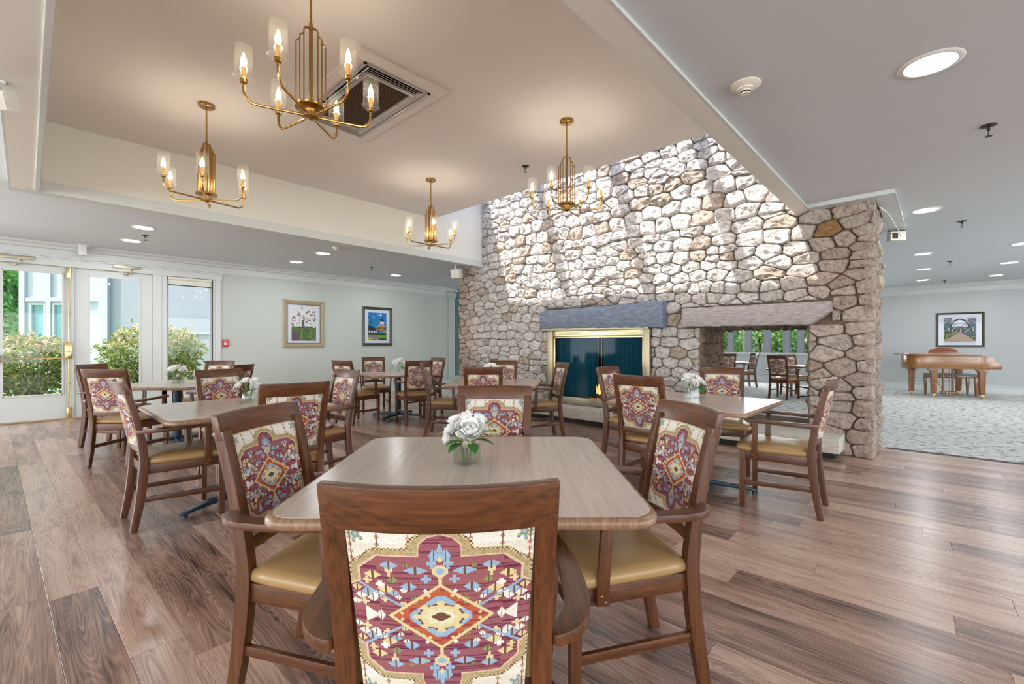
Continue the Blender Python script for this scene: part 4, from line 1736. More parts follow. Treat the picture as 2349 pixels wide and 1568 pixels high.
bouquet((vp[0], vp[1], TZP), relspec([(-.05, 0, .19, -.3, -.2, .9, .08), (.05, 0, .19, .4, -.1, .9, .08), (0, .03, .21, 0, .1, 1, .075)]),
        relleaf([(0, 0, .2, .1, -.1, 1, .06, .01, 1)]), 'pale bouquet peeping over the chair at the middle table', 6, .08)


# ------------------------------------------------------------ chandeliers
def make_chandelier(rot):
    c = thing('chandelier', 'x', 'chandelier')      # origin on the tray ceiling
    MB().lathe([(.065, 0), (.068, -.006), (.068, -.022), (.06, -.028), (.001, -.029)], 28, cap=False).build('canopy', 'brass', c)
    MB().tube([(0, 0, -.02), (0, 0, -.36)], .007, 10).tube([(0, 0, -.34), (0, 0, -.86)], .011, 10).build('rod', 'brass', c)
    for a in (rot + .5, rot + .5 + pi / 2):
        ca, sa = cos(a), sin(a)
        for hw, zt in ((.038, -.37), (.060, -.41), (.080, -.45)):
            r = .016
            pts = [(-hw, -.835), (-hw, zt - r), (-hw + r * .3, zt - r * .3), (-hw + r, zt), (hw - r, zt), (hw - r * .3, zt - r * .3), (hw, zt - r), (hw, -.835)]
            pth = [(x * ca, x * sa, z) for x, z in pts]
            if hw > .04:
                inn = hw - .024
                mb = MB()
                for s in (-1, 1):
                    mb.sweep([(s * hw * ca, s * hw * sa, -.835), (s * hw * ca, s * hw * sa, zt - r), (s * (hw - r) * ca, s * (hw - r) * sa, zt), (s * inn * ca, s * inn * sa, zt)], (.0035, .006), up=(-sa, ca, 0))
            else:
                mb = MB().sweep(pth, (.0035, .006), up=(-sa, ca, 0))
            mb.build('cage_bar', 'brass', c, True)
    MB().lathe([(.075, -.84), (.088, -.835), (.088, -.85), (.03, -.856), (.028, -.888), (.045, -.893), (.045, -.902), (.012, -.908), (.001, -.918)], 26).build('hub', 'brass', c)
    for k_ in range(6):
        a = rot + k_ * pi / 3
        ca, sa = cos(a), sin(a)
        pts = [(.02, -.893), (.265, -.893), (.31, -.885), (.335, -.86), (.345, -.825), (.345, -.775)]
        pts = smoothpath([(r * ca, r * sa, z) for r, z in pts], 3)
        arm = MB().tube(pts, .0075, 8).lathe([(.008, -.79), (.018, -.785), (.02, -.765), (.016, -.76)], 14, (.345 * ca, .345 * sa, 0)).build('arm', 'brass', c)
        p = (.345 * ca, .345 * sa, 0)
        MB().lathe([(.02, -.762), (.046, -.764), (.054, -.755), (.052, -.752), (.045, -.758), (.02, -.757)], 22, p, False).build('drip_dish', 'lamp_glass', arm)
        MB().lathe([(.012, -.762), (.012, -.70)], 12, p).build('candle_sleeve', 'sleeve', arm)
        MB().lathe([(.009, -.70), (.0165, -.675), (.015, -.655), (.007, -.628), (.001, -.612)], 12, p).build('bulb', 'bulb', arm)
        MB().lathe([(.047, -.755), (.047, -.585), (.0455, -.585), (.0455, -.755)], 28, p, False).build('glass_shade', 'lamp_glass', arm)
    return c


chd = make_chandelier(0)
first['l'] = True
for i, (x, y, rz, lab) in enumerate([
    (1.157, 2.72, .70, 'nearest and largest-looking brass chandelier with six clear shades'),
    (1.157, 5.01, .21, 'brass chandelier on the left, against the cream side of the tray'),
    (3.767, 5.04, -.015, 'smallest-looking brass chandelier, near the left end of the skylight slot'),
    (3.711, 2.72, .21, 'brass chandelier hanging in front of the sunlit stone wall')]):
    o_ = chd if i == 0 else dup(chd)
    o_.location = (x, y, TZ)
    o_.rotation_euler = (0, 0, rz)
    o_['label'] = lab
    o_['group'] = 'brass chandeliers'
    for k_ in range(6):
        a = rz + k_ * pi / 3
        light('chandelier_lamp', 'POINT', (x + .345 * cos(a), y + .345 * sin(a), TZ - .66), 5.2, (1, .84, .66), shadow_soft_size=.02)

# ------------------------------------------------------------ ceiling fittings
def downlight(x, y, z, lab, grp, e=9):
    t = thing('downlight', lab, 'ceiling light', (x, y, z), 0, grp)
    MB().lathe([(.112, -.001), (.116, -.007), (.138, -.006), (.145, 0)], 32, cap=False).build('trim_ring', 'white', t)
    MB().lathe([(.112, -.002), (.06, -.0035), (.001, -.004)], 28, cap=False).build('lens', 'lens', t)
    light('downlight_beam', 'AREA', (x, y, z - .02), e, (.95, .98, 1), direction=(0, 0, -1), shape='DISK', size=.2)


for x, y, lab in [(1.12, 8.08, 'downlight nearest the tray, in front of the glazed doors'), (1.13, 9.24, 'downlight nearest the glazed doors'),
                  (3.63, 8.03, 'downlight nearer the tray in the middle of the left ceiling'), (3.64, 9.22, 'downlight above the framed blossom picture'),
                  (5.94, 9.30, 'downlight nearest the end of the sage wall')]:
    downlight(x, y, CL, lab, 'downlights in the left ceiling')
for x, y, lab in [(3.48, .03, 'large-looking downlight at the upper right, nearest the viewer'), (7.23, .10, 'downlight just right of the stone column'),
                  (10.67, .19, 'third downlight of the row behind the column'), (12.85, .21, 'fourth downlight of the row behind the column'),
                  (15.0, .26, 'farthest downlight of the row, near the piano wall'), (10.64, -.97, 'downlight at the right edge of the picture'),
                  (12.95, -1.01, 'downlight in the right row above the piano'), (15.1, -.97, 'farthest downlight in the right row')]:
    downlight(x, y, CR, lab, 'downlights in the right ceiling')


def sprinkler(x, y, z, lab):
    t = thing('sprinkler', lab, 'sprinkler', (x, y, z), 0, 'ceiling sprinklers')
    MB().lathe([(.045, 0), (.046, -.004), (.03, -.010), (.012, -.012)], 20, cap=False).build('plate', 'dark_metal', t)
    MB().tube([(0, 0, -.01), (0, 0, -.035)], .010, 8).tube([(.0, 0, -.03), (.016, 0, -.05), (.003, 0, -.075)], .003, 6).tube([(0, 0, -.03), (-.016, 0, -.05), (-.003, 0, -.075)], .003, 6).build('body', 'dark_metal', t)
    MB().lathe([(.006, -.07), (.021, -.075), (.021, -.078), (.001, -.08)], 12).build('deflector', 'dark_metal', t)


for x, y, z, lab in [(1.219, 8.65, CL, 'sprinkler between the two downlights by the doors'), (4.96, 8.68, CL, 'sprinkler in the left ceiling over the lighthouse picture'),
                     (4.306, 3.796, TZ, 'sprinkler in the raised tray ceiling'), (4.747, -.269, CR, 'large-looking sprinkler at the upper right'),
                     (8.19, -.228, CR, 'sprinkler beyond the stone column'), (11.98, -.175, CR, 'second sprinkler beyond the stone column'), (15.48, -.133, CR, 'farthest sprinkler near the piano wall')]:
    sprinkler(x, y, z, lab)
t = thing('smoke_detector', 'round beige smoke detector beside the right beam', 'smoke detector', (2.993, .855, CR))
MB().lathe([(.085, 0), (.085, -.008), (.07, -.018), (.05, -.024)], 28, cap=False).build('base', 'cream', t)
MB().lathe([(.05, -.022), (.048, -.03), (.03, -.036), (.03, -.042)], 24, cap=False).build('body', 'cream', t)
MB().lathe([(.022, -.03), (.022, -.048)], 18).build('sensor_gap', 'black', t)
MB().lathe([(.028, -.050), (.026, -.056), (.001, -.058)], 20).build('sensor_cap', 'cream', t)
t = thing('smoke_detector', 'small white smoke detector on the left ceiling near the tray', 'smoke detector', (3.55, 7.35, CL))
MB().lathe([(.07, 0), (.07, -.02), (.05, -.03)], 24, cap=False).build('base', 'white', t)
MB().lathe([(.045, -.028), (.04, -.05), (.001, -.052)], 20, cap=False).build('sensor_cap', 'white', t)

# air vent in the tray ceiling
t = thing('ceiling_vent', 'large rectangular metal air vent in the tray ceiling', 'vent', (2.14, 3.91, TZ))
U, Vv = .315, .615
fl_ = MB()
wallbox(MB(), 'x', 0, 0, 0, 0, 0, 0, [])
for a in ((-.42, .42, -.745, -Vv), (-.42, .42, Vv, .745), (-.42, -U, -Vv, Vv), (U, .42, -Vv, Vv)):
    fl_.box(a[0], a[1], a[2], a[3], -.02, 0)
fl_.build('flange', 'tray', t, True, bevel=.004)
rim = MB()
for a in ((-U, U, -Vv, -Vv + .02), (-U, U, Vv - .02, Vv), (-U, -U + .02, -Vv, Vv), (U - .02, U, -Vv, Vv)):
    rim.box(a[0], a[1], a[2], a[3], -.028, 0)
rim.build('rim', 'alu', t, False)
MB().box(-U, U, -Vv, Vv, -.004, -.001).build('back_plate', 'black', t, False)
for k_ in range(4):
    g = .035 + k_ * .028
    for s in (-1, 1):
        MB().obox(Matrix.Translation((0, s * (Vv - g), -.016)) @ Matrix.Rotation(s * -.6, 4, 'X'), U - g * .7, .011, .0015).build('slat', 'alu', t, False)
        if k_ < 2:
            MB().obox(Matrix.Translation((s * (U - g), 0, -.016)) @ Matrix.Rotation(s * .6, 4, 'Y'), .011, Vv - g * .8, .0015).build('slat', 'alu', t, False)
iu, iv = .205, .455
inn_ = MB()
for a in ((-iu - .035, iu + .035, -iv - .035, -iv), (-iu - .035, iu + .035, iv, iv + .035), (-iu - .035, -iu, -iv, iv), (iu, iu + .035, -iv, iv)):
    inn_.box(a[0], a[1], a[2], a[3], -.024, -.004)
inn_.build('inner_frame', 'alu', t, True, bevel=.003)
MB().box(-iu, iu, -iv, iv, -.012, -.009).build('grille_back', 'black', t, False)
gr = MB()
for k_ in range(40):
    y = -iv + (k_ + .5) * 2 * iv / 40
    gr.box(-iu, iu, y - .004, y + .004, -.020, -.013)
for k_ in range(14):
    x = -iu + (k_ + .5) * 2 * iu / 14
    gr.box(x - .002, x + .002, -iv, iv, -.018, -.013)
tag(gr.build('grille', plain('bronze_grille', (.16, .10, .06, 1), .5, .5), t, False), kind='stuff')

# speakers, box, outlet
def speaker(loc, size, direction, lab, hang):
    t = thing('wall_speaker', lab, 'speaker', loc)
    q = Vector(direction).to_track_quat('-Y', 'Z').to_matrix().to_4x4()
    sx, sy, sz = size
    MB().obox(q, sx, sy, sz).build('cabinet', 'white', t, True, bevel=.012)
    MB().obox(q @ Matrix.Translation((0, -sy - .004, 0)), sx * .93, .005, sz * .93).build('grille', 'cream', t, True, bevel=.004)
    MB().tube([(0, 0, 0), tuple(hang)], .012, 8).box(hang[0] - .045, hang[0] + .045, hang[1] - .03, hang[1] + .03, hang[2] - .012, hang[2]).build('bracket', 'white', t, True)


p = cw(-2.985, 2.62)
speaker((p[0], p[1], 2.635), (.085, .06, .055), (RX * .4 - FX, RY * .4 - FY, -.5), 'white speaker box under the left beam, cut off by the picture edge', (0.0, 0.02, .115))
p = cw(-1.09, 8.95)
speaker((p[0], p[1], 2.62), (.10, .06, .09), (-.95, -.35, -.3), 'white speaker box at the left end of the stone wall', (-.05, .0, .23))
t = thing('junction_box', 'white box hanging over the glazed doors from the ceiling', 'box', (.63, LW - .16, CL))
MB().box(-.05, .05, -.05, .05, -.17, 0).build('case', 'white', t, True, bevel=.006)
MB().box(-.09, .09, -.07, .07, -.012, 0).build('ceiling_plate', 'white', t, True, bevel=.003)
t = thing('outlet_box', 'cream outlet box with plugged cord under the beam beside the stone column', 'outlet', (7.93, .40, BB))
q = Matrix.Rotation(radians(-58), 4, 'Z')
MB().box(-.09, .09, -.045, .045, -.15, -.03).xf(q).build('case', 'cream', t, True, bevel=.005)
MB().box(-.07, -.01, -.052, -.045, -.125, -.055).xf(q).build('socket', 'black', t, False)
MB().box(-.055, -.035, -.06, -.052, -.10, -.08).xf(q).build('plug', 'red', t, False)
MB().box(.02, .07, -.049, -.045, -.12, -.06).xf(q).build('cover_plate', 'white', t, False)
MB().tube([(-.1, 0, -.015), (.1, 0, -.015)], .008).tube([(.0, 0, -.03), (0, 0, 0)], .008).xf(q).build('bracket', 'dark_metal', t)
cord = MB().tube(smoothpath([(6.30, .45, 2.70), (6.9, .41, 2.735), (7.5, .39, 2.73), (7.78, .37, 2.70), (7.86, .345, 2.665)], 5), .004, 6).build('power_cord', 'white')
tag(cord, 'thin grey cord running from the stone column to the outlet box', 'cord')

# fire alarm pull station with its word
t = thing('fire_alarm', 'small red fire alarm pull station on the sage wall', 'alarm', (2.72, LW, 1.25))
MB().box(-.05, .05, -.035, 0, -.075, .075).build('case', 'red', t, True, bevel=.006)
MB().box(-.03, .03, -.042, -.035, -.035, .030).build('pull_plate', 'white', t, False)
MB().box(-.026, .026, -.05, -.042, .004, .016).build('pull_handle', 'red', t, True, bevel=.002)
cu = bpy.data.curves.new('txt', 'FONT')
cu.body = 'FIRE'
cu.size = .036
cu.align_x = 'CENTER'
tmp = bpy.data.objects.new('txt', cu)
COL.objects.link(tmp)
dg = bpy.context.evaluated_depsgraph_get()
me = bpy.data.meshes.new_from_object(tmp.evaluated_get(dg))
bpy.data.objects.remove(tmp)
me.materials.clear()
me.materials.append(M['white'])
tx = bpy.data.objects.new('lettering', me)
COL.objects.link(tx)
tx.parent = t
tx.location = (0, -.0365, .042)
tx.rotation_euler = (pi / 2, 0, 0)


# ------------------------------------------------------------ pictures
def artmesh(w, h, nx, ny, fn, pos):
    vs, fs, cs = [], [], []
    for j in range(ny + 1):
        for i in range(nx + 1):
            vs.append(pos(-w + 2 * w * i / nx, -h + 2 * h * j / ny))
    for j in range(ny):
        for i in range(nx):
            a = j * (nx + 1) + i
            fs.append((a, a + 1, a + nx + 2, a + nx + 1))
            cs.append(fn((i + .5) / nx, (j + .5) / ny))
    me = bpy.data.meshes.new('print')
    me.from_pydata(vs, [], fs)
    at = me.attributes.new('col', 'FLOAT_COLOR', 'FACE')
    flat = []
    for c in cs:
        c = srgb(*c)
        flat += list(c)
    at.data.foreach_set('color', flat)
    me.materials.append(M['print'])
    return me


def nz(x, y, z=0):
    return noise.noise(Vector((x, y, z)))


def blossom(u, v):
    n = nz(u * 9, v * 11) + .6 * nz(u * 25, v * 27, 4)
    if v > .42 + .05 * nz(u * 6, 3):
        if n > .35:
            return (120, 108, 100)
        if abs(u - .45) < .05 and v < .62:
            return (110, 96, 84)
        if n < -.45 and v < .75:
            return (206, 170, 160)
        return (236 - int(30 * max(0, n)), 232 - int(26 * max(0, n)), 230)
    if u < .3 and v < .3 + .1 * nz(u * 9, 9):
        return (118, 92, 110) if n > -.1 else (92, 100, 74)
    if (abs(u - .4) < .018 or abs(u - .82) < .02) and v < .36:
        return (190, 146, 84)
    return (78, 112, 58) if n > 0 else (116, 142, 84) if n > -.35 else (60, 84, 60)


def lighthouse(u, v):
    c = (40, 120 + int(40 * (1 - v)), 196)
    if nz(u * 4, v * 9) > .3:
        c = (96, 164, 210)
    if u < .22 and nz(u * 20, v * 14) > (.1 if v > .5 else -.2) and .45 < v < .85:
        c = (28, 60, 44)
    # tower
    if abs(u - .76) < .11 and .60 < v < .68:
        c = (226, 226, 222)
    if abs(u - .76) < .10 and .68 < v < .74:
        c = (60, 52, 50)
    if abs(u - .76) < .07 * (1 - (v - .74) / .1) + .004 and .74 <= v < .86:
        c = (40, 40, 52)
    roof = .62 - abs(u - .72) * .55
    if u > .42 and .30 < v < roof:
        c = (206, 138, 72) if v < roof - .03 else (228, 220, 206)
        if .40 < v < .47 and (int(u * 22) % 2):
            c = (66, 52, 46)
    if u > .40 and .30 < v < .38:
        c = (60, 50, 50) if nz(u * 20, v * 20) > -.1 else (224, 206, 180)
    if u < .42 and .35 < v < .50 - abs(u - .15) * .3:
        c = (44, 46, 52)
    if u < .45 and .24 < v <= .35:
        c = (222, 226, 230) if (int(u * 24) % 3) else (70, 84, 92)
    if v < .26:
        c = (34, 74, 36)
    if v < .19:
        c = (126, 168, 40) if u > .55 and v > .06 else (150, 140, 132)
    if v < .10 and u < .2:
        c = (190, 196, 50)
    if v < .07 and u > .6:
        c = (44, 84, 36)
    return c


def greenhouse(u, v):
    x = u - .5
    n = nz(u * 16, v * 16)
    if v < .38 and abs(x) < .03 + (.38 - v) * 1.35:
        return (200, 172, 150) if (int((v * 60) + x * 10) % 3) else (178, 150, 130)
    if v < .38:
        return (206, 206, 80) if n > .35 else (70, 92, 60) if n > -.1 else (96, 110, 150) if x > 0 else (150, 150, 120)
    if v < .58:
        return (214, 190, 190) if n > .25 else (92, 110, 96) if n > -.2 else (60, 80, 84)
    a = abs(sqrt((x / .42) ** 2 + ((v - .35) / .75) ** 2) - .78)
    if a < .035:
        return (52, 60, 64)
    if abs(x) < .25 and v > .62:
        k = 1 - sqrt(x * x * 6 + (v - .82) ** 2 * 9)
        b = int(200 + 50 * max(0, k))
        return (min(250, b), min(250, b), min(252, b + 6)) if (int(v * 26 + abs(x) * 8) % 4) else (150, 156, 160)
    return (86, 120, 128) if v < .75 else (150, 154, 158) if n > 0 else (108, 108, 112)


def picture(name, lab, ax, c, w, h, fw_, pw_, ph_, mat, fn, nx, ny, bead=False):
    t = thing(name, lab, 'picture', c)
    if ax == 'x':      # on the left wall, facing -y
        P = lambda a, d, z: (a, -d, z)
    else:              # on the far wall, facing -x; a runs to the right seen from the room
        P = lambda a, d, z: (-d, -a, z)

    def bx(mb, a0, a1, z0, z1, d0, d1):
        v = [P(a, d, z) for d in (d0, d1) for z in (z0, z1) for a in (a0, a1)]
        mb.add(v, [(0, 2, 3, 1), (4, 5, 7, 6), (0, 1, 5, 4), (2, 6, 7, 3), (0, 4, 6, 2), (1, 3, 7, 5)])
        return mb
    fr = MB()
    # moulded frame: mitred profile swept round the rectangle
    prof = [(0, 0), (0, .022), (.15, .032), (.45, .024), (.6, .028), (.85, .016), (1, .012), (1, 0)]
    rings = []
    for k_, d in prof:
        g = k_ * fw_
        rings.append([P(-w + g, d, -h + g), P(w - g, d, -h + g), P(w - g, d, h - g), P(-w + g, d, h - g)])
    vs = [p for r in rings for p in r]
    fs = []
    for j in range(len(rings) - 1):
        for i in range(4):
            fs.append((j * 4 + i, j * 4 + (i + 1) % 4, (j + 1) * 4 + (i + 1) % 4, (j + 1) * 4 + i))
    fr.add(vs, fs)
    fr.build('frame', mat, t, False)
    g = fw_
    if bead:
        b = MB()
        n = 34
        for i in range(n):
            a = -w + g + (i + .5) * 2 * (w - g) / n
            for z in (-h + g + .006, h - g - .006):
                bx(b, a - .007, a + .007, z - .006, z + .006, .008, .016)
        for i in range(n + 6):
            z = -h + g + (i + .5) * 2 * (h - g) / (n + 6)
            for a in (-w + g + .006, w - g - .006):
                bx(b, a - .006, a + .006, z - .007, z + .007, .008, .016)
        tag(b.build('bead_row', 'bead', t, False), kind='stuff')
    bx(MB(), -w + g * .9, w - g * .9, -h + g * .9, h - g * .9, .001, .008).build('mat_board', 'mat_board', t, False)
    me_ = artmesh(pw_, ph_, nx, ny, fn, lambda a, z: P(a, .0092, z))
    o_ = bpy.data.objects.new('print', me_)
    COL.objects.link(o_)
    o_.parent = t
    bx(MB(), -w + g * .9, w - g * .9, -h + g * .9, h - g * .9, .0105, .0115).build('glazing', 'glass', t, False)
    return t


picture('framed_picture', 'gilt-framed print of white blossom above green bushes', 'x', (4.266, LW - .002, 1.682), .452, .52, .085, .27, .375, 'gold_frame', blossom, 54, 76, True)
picture('framed_picture', 'dark-framed print of a lighthouse house under blue sky', 'x', (6.10, LW - .002, 1.68), .418, .49, .07, .255, .35, 'dark_frame', lighthouse, 56, 80)
picture('framed_picture', 'dark-framed greenhouse path print above the piano', 'y', (FW - .002, -.42, 1.605), .446, .445, .045, .30, .31, 'dark_frame', greenhouse, 70, 60)

# ------------------------------------------------------------ piano and bench
pa = radians(-20) + AF - pi / 2
po = cw(9.29, 10.62)
pn = thing('grand_piano', 'brown wooden baby grand piano with closed lid against the far wall', 'piano', (po[0], po[1], .004), pa)
pn.scale = (.8, .85, 1)
body = smoothpath([(1.62, 0, 0), (1.2, 0, 0), (.7, .0, 0), (.3, .02, 0), (.08, .12, 0), (0, .34, 0), (.04, .62, 0), (.2, .78, 0), (.6, .9, 0), (1.0, 1.1, 0), (1.3, 1.32, 0), (1.62, 1.38, 0)], 4)
poly = [(p.x, p.y) for p in body]
MB().prism(poly, .66, .96).build('case', 'piano_x', pn, True, bevel=.008)
for s, y in ((0, 0), (1, 1.38)):
    yy = (-.0, .05) if s == 0 else (1.33, 1.38)
    arm = [(1.60, .66), (2.06, .66), (2.06, .80), (1.98, .805), (1.94, .84), (1.93, .95), (1.60, .96)]
    MB().prism(arm, yy[0], yy[1], lambda x, z, y: (x, y, z)).build('key_arm', 'piano_x', pn, True, bevel=.006)
MB().box(1.62, 2.02, .05, 1.33, .66, .74).box(1.62, 1.68, .05, 1.33, .74, .95).build('key_bed', 'piano_x', pn, True, bevel=.004)
kb = MB()
for i in range(52):
    kb.box(1.72, 1.95, .06 + i * .0242, .082 + i * .0242, .74, .76)
tag(kb.build('white_keys', 'white', pn, False), kind='stuff')
lidp = [(x * 1.01 - (.03 if x < .5 else 0), y - (.02 if y < .5 else -.02)) for x, y in poly]
MB().prism(lidp, .962, .985).build('lid', 'piano_x', pn, True, bevel=.004)
MB().box(.0, 1.30, .05, .95, .985, 1.01).box(-.10, .9, .2, .8, .978, .992).build('folded_lid', 'piano_x', pn, True, bevel=.004)
MB().prism([(.62, 1.01), (1.32, 1.01), (1.28, 1.10), (1.1, 1.135), (.97, 1.14), (.84, 1.135), (.66, 1.10)], .42, .45, lambda x, z, y: (x, y + (z - 1.0) * .2, z)).build('music_desk', 'piano_red', pn, True, bevel=.004)


def pleg(x, y):
    w = [(-.15, .66), (.15, .66), (.13, .63), (.085, .60), (.068, .54), (.05, .08), (-.05, .08), (-.068, .54), (-.085, .60), (-.13, .63)]
    l = MB().prism(w, y - .055, y + .055, lambda a, z, yy: (x + a, yy, z)).build('leg', 'piano_z', pn, True, bevel=.006)
    MB().box(x - .045, x + .045, y - .04, y + .04, .05, .085).tube([(x - .015, y, .028), (x + .015, y, .028)], .028, 12).build('caster', 'bright_brass', l, True)


pleg(.62, .14)
pleg(.38, 1.02 - .2)
pleg(1.70, .14)
pleg(1.70, 1.22)
ly = MB()
for x in (1.00, 1.22):
    ly.tube([(x, .5, .66), (x, .5, .10)], .028, 10)
ly.tube([(1.07, .5, .66), (1.07, .5, .12)], .006, 6).tube([(1.14, .5, .66), (1.14, .5, .12)], .006, 6)
ly.tube([(.70, .5, .62), (.98, .5, .16)], .008, 6)
ly.tube([(.96, .5, .09), (1.30, .5, .09)], .04, 12)
lyo = ly.build('pedal_lyre', 'piano_z', pn)
for x in (1.05, 1.12, 1.19):
    MB().box(x - .014, x + .014, .40, .5, .06, .075).build('pedal', 'bright_brass', lyo, True)
pb = cw(10.55, 10.95)
bn = thing('piano_bench', 'wooden piano bench with blue-grey padded top behind the piano', 'bench', (pb[0], pb[1], .004), pa + radians(4))
MB().box(-.46, .46, -.18, .18, .42, .485).build('apron', 'piano_z', bn, True, bevel=.005)
MB().box(-.45, .45, -.17, .17, .485, .52).build('pad', plain('blue_grey_pad', srgb(120, 138, 142), .4), bn, True, bevel=.012)
for x in (-.42, .42):
    for y in (-.145, .145):
        MB().sweep([(x, y, 0), (x, y, .42)], [(.016, .016), (.028, .028)], up=(0, 1, 0)).build('leg', 'piano_z', bn, True, bevel=.003)
# ------------------------------------------------------------ outdoors
gr_ = struct('ground', MB().box(-60, 60, LW + .2, 60, -.22, -.12).box(FW + .2, 70, -40, LW + .2, -.22, -.12), 'grass')
tag(MB().box(-6, 9, LW + .2, 13.4, -.12, -.08).build('mulch_bed', 'mulch'), 'bark mulch bed outside the glazed doors', 'mulch', kind='stuff')
struct('sun_blocking_eave', MB().box(-7.5, 8.8, LW + .2, LW + .86, 2.9, 3.1), 'siding')  # eave out of view, overhang set to block most sun at the doors


def foliage(n, rad, hgt, sz, R, lo=.0, shell=.55, blob=1.0):
    mb = MB()
    mb.c = []
    for i in range(n):
        th, ph = R.uniform(0, 2 * pi), math.acos(R.uniform(-1, 1))
        rr = shell + (1 - shell) * R.random() ** .6
        bx_ = 1 + .22 * nz(3 * cos(th), 3 * sin(th), ph * 2)
        x = rad * rr * bx_ * sin(ph) * cos(th)
        y = rad * rr * bx_ * sin(ph) * sin(th)
        z = lo + (hgt - lo) * (.5 + .5 * rr * bx_ * cos(ph))
        p = Vector((x, y, z))
        d = Vector((R.uniform(-1, 1), R.uniform(-1, 1), R.uniform(-.6, .9))).normalized()
        s = d.cross(Vector((R.uniform(-1, 1), R.uniform(-1, 1), R.uniform(-1, 1)))).normalized()
        L_ = sz * R.uniform(.6, 1.3)
        mb.add([p, p + d * L_ * .5 + s * L_ * .22, p + d * L_, p + d * L_ * .5 - s * L_ * .22], [(0, 1, 2, 3)])
        tz = (z - lo) / (hgt - lo)
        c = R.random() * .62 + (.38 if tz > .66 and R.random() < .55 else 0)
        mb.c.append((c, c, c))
    return mb


RO = random.Random(5)
sh_spots = [(-7.9, 10.05, .95, 1.74, 'flowering shrub outside the right door and the narrow window'), (-9.4, 8.8, .88, 1.5, 'flowering shrub outside the left door'),
            (-11.1, 8.75, .75, 1.2, 'low shrub at the left edge outside')]
for X, Y, r, hh, lab in sh_spots:
    x, y = cw(X, Y)
    t = thing('flowering_shrub', lab, 'shrub', (x, y, -.08), 0, 'shrubs outside the doors')
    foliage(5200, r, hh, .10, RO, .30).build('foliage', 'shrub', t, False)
    tw = MB()
    for i in range(34):
        a = RO.uniform(0, 2 * pi)
        q = r * RO.uniform(.5, .85)
        tw.tube([(0.1 * cos(a), .1 * sin(a), 0), (q * .45 * cos(a + .3), q * .45 * sin(a + .3), hh * .35), (q * cos(a), q * sin(a), hh * RO.uniform(.5, .85))], [.018, .012, .004], 5)
    tw.build('branch', 'bark', t)
for X, Y, lab, ylw in ((-8.15, 7.82, 'bright green hosta by the mulch outside the left door', 0), (-8.72, 7.62, 'yellow flowers low outside the left door', 1)):
    x, y = cw(X, Y)
    t = thing('garden_plant', lab, 'plant', (x, y, -.08))
    mb = MB()
    mb.c = []
    for i in range(46):
        a = RO.uniform(0, 2 * pi)
        L_ = RO.uniform(.14, .26)
        e = RO.uniform(.3, 1.2)
        d = Vector((cos(a) * cos(e), sin(a) * cos(e), sin(e)))
        s = Vector((-sin(a), cos(a), 0))
        mb.add([(0, 0, 0), d * L_ * .5 + s * .035, d * L_, d * L_ * .5 - s * .035], [(0, 1, 2, 3)])
        k_ = RO.random()
        mb.c.append((k_, k_, k_))
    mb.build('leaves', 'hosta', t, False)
    if ylw:
        for i in range(5):
            a = i * 1.3
            MB().lathe([(.001, .22), (.05, .23), (.055, .25), (.02, .255)], 8, (.1 * cos(a), .1 * sin(a), 0)).build('blossom', 'yellow', t)
# wing of the building across the garden
bp = cw(-10.2, 13.0)
bd = thing('building_wing', 'white and grey siding wing of the building across the garden', 'building', (bp[0], bp[1], -.1), AF - pi / 2)
wallbox(MB(), 'x', 0, .2, -3.84, -1.5, 0, 5, [(-3.56, -3.12, .9, 2.5), (-2.92, -2.4, .9, 2.5)]).build('wall', 'siding', bd, False)
MB().box(-1.5, 3.4, .02, .2, 0, 5).build('wall', 'siding_grey', bd, False)
MB().box(-1.56, -1.3, -.08, .1, 0, 5).build('pilaster', 'siding', bd, False)
MB().box(-3.84, -3.68, -.06, .1, 0, 5).build('pilaster', 'siding', bd, False)
MB().box(-3.09, -2.95, -.05, .06, 0, 5).build('pilaster', 'siding', bd, False)
MB().box(-3.68, -3.09, -.05, 0, 2.55, 2.66).box(-2.95, -1.56, -.05, 0, 2.55, 2.66).build('head_trim', 'siding', bd, False)
MB().box(-1.3, 3.4, -.01, .03, 1.62, 1.65).build('siding_seam', 'siding', bd, False)
for a, b in ((-3.56, -3.12), (-2.92, -2.4)):
    f = wallbox(MB(), 'x', -.03, .06, a, b, .9, 2.5, [(a + .05, b - .05, .95, 2.45)]).build('window_frame', 'siding', bd, False)
    MB().box(a + .05, b - .05, .02, .03, .95, 2.45).build('pane', plain('aqua_window', srgb(110, 158, 170), .12), f, False)


# trees
def tree_mesh(seed):
    R = random.Random(seed)
    mb = MB()
    mb.c = []
    for k_ in range(16):
        cx, cy, cz, r = R.uniform(-1.7, 1.7), R.uniform(-1.7, 1.7), R.uniform(.8, 7), R.uniform(.9, 1.7)
        f = foliage(650, r, r * 1.6, .24, R, 0, .3)
        f.v = [(a + cx, b + cy, c + cz) for a, b, c in f.v]
        o_ = len(mb.v)
        mb.v += f.v
        mb.f += [tuple(i + o_ for i in q) for q in f.f]
        mb.c += f.c
    tr = MB().tube([(0, 0, 0), (.1, 0, 3), (0, .1, 7)], [.2, .15, .06], 8)
    for k_ in range(9):
        a = R.uniform(0, 6.3)
        z = R.uniform(1.5, 6)
        tr.tube([(0, 0, z), (1.5 * cos(a), 1.5 * sin(a), z + 1)], [.07, .02], 5)
    return mb.mesh('foliage', 'tree', False), tr.mesh('trunk', 'bark', True)


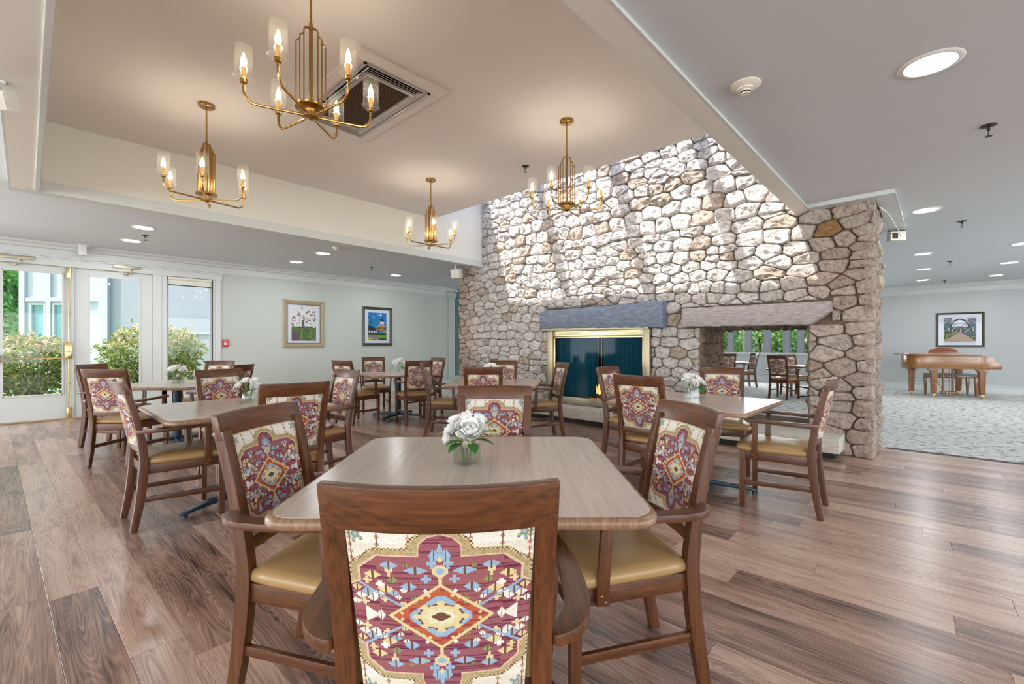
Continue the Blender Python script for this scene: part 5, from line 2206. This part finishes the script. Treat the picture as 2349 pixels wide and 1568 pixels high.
def hedge(label, x0, x1, y0, y1, h, n, seed, sz=.2, turn=None):
    R = random.Random(seed)
    t = thing('tall_hedge', label, 'hedge', ((x0 + x1) / 2, (y0 + y1) / 2, -.12), turn or 0)
    mb = MB()
    mb.c = []
    ax_, ay_ = (x1 - x0) / 2, (y1 - y0) / 2
    for i in range(n):
        p = Vector((R.uniform(-ax_, ax_), R.uniform(-ay_, ay_), h * R.random()))
        p.x += .5 * nz(p.y * .8, p.z * .8, seed)
        d = Vector((R.uniform(-1, 1), R.uniform(-1, 1), R.uniform(-.6, .9))).normalized()
        s_ = d.cross(Vector((R.uniform(-1, 1), R.uniform(-1, 1), R.uniform(-1, 1)))).normalized()
        L_ = sz * R.uniform(.6, 1.3)
        mb.add([p, p + d * L_ * .5 + s_ * L_ * .24, p + d * L_, p + d * L_ * .5 - s_ * L_ * .24], [(0, 1, 2, 3)])
        k_ = max(0, min(1, .5 + .5 * nz(p.y * .9, p.z * .9, 5) + R.uniform(-.3, .3)))
        mb.c.append((k_, k_, k_))
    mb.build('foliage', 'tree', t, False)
    st = MB()
    for i in range(10):
        y = -ay_ + (i + .5) * 2 * ay_ / 10
        st.tube([(0, y, 0), (.1, y + .1, h * .7)], [.06, .03], 5)
    st.build('trunk', 'bark', t)


hedge('tall green hedge outside the far windows', 17.6, 18.4, -1, 11.5, 4.2, 16000, 4)
hx, hy = cw(-16.3, 13.9)
hedge('dense green hedge left of the building wing outside the left door', hx - .6, hx + .6, hy - 1.3, hy + 1.3, 5.2, 9000, 6, .17, AF + .35)
TM = [tree_mesh(3), tree_mesh(4)]
spots = [cw(X, Y) for X, Y in ((-21.2, 19.0), (-25.5, 22.5), (-33.0, 29.0), (-22.0, 32.0))] + \
        [(22.6, 3.2), (22.6, 9.6), (27.4, 6.4), (29.5, -3.5), (27.5, 12.8), (33.5, 3.4), (33.5, 9.6)]
TL = ['leafy tree just left of the building wing, seen through the left door', 'leafy tree in the middle of the woods outside the left door', 'farthest tree of the woods outside the left door', 'distant tree behind the building wing'] + \
     ['nearest tree outside the right end of the far windows', 'nearest tree outside the left end of the far windows', 'tree behind the middle of the far windows', 'tree beyond the right end of the far window band', 'tree far behind the left far panes', 'farthest tree behind the right far panes', 'farthest tree behind the left far panes']
for i, (x, y) in enumerate(spots):
    t = thing('leafy_tree', TL[i], 'tree', (x, y, -.12), i * 1.1, 'trees outdoors')
    for nm, me_ in (('foliage', TM[i % 2][0]), ('trunk', TM[i % 2][1])):
        o_ = bpy.data.objects.new(nm, me_)
        COL.objects.link(o_)
        o_.parent = t
    t.scale = (1, 1, RO.uniform(.9, 1.15))
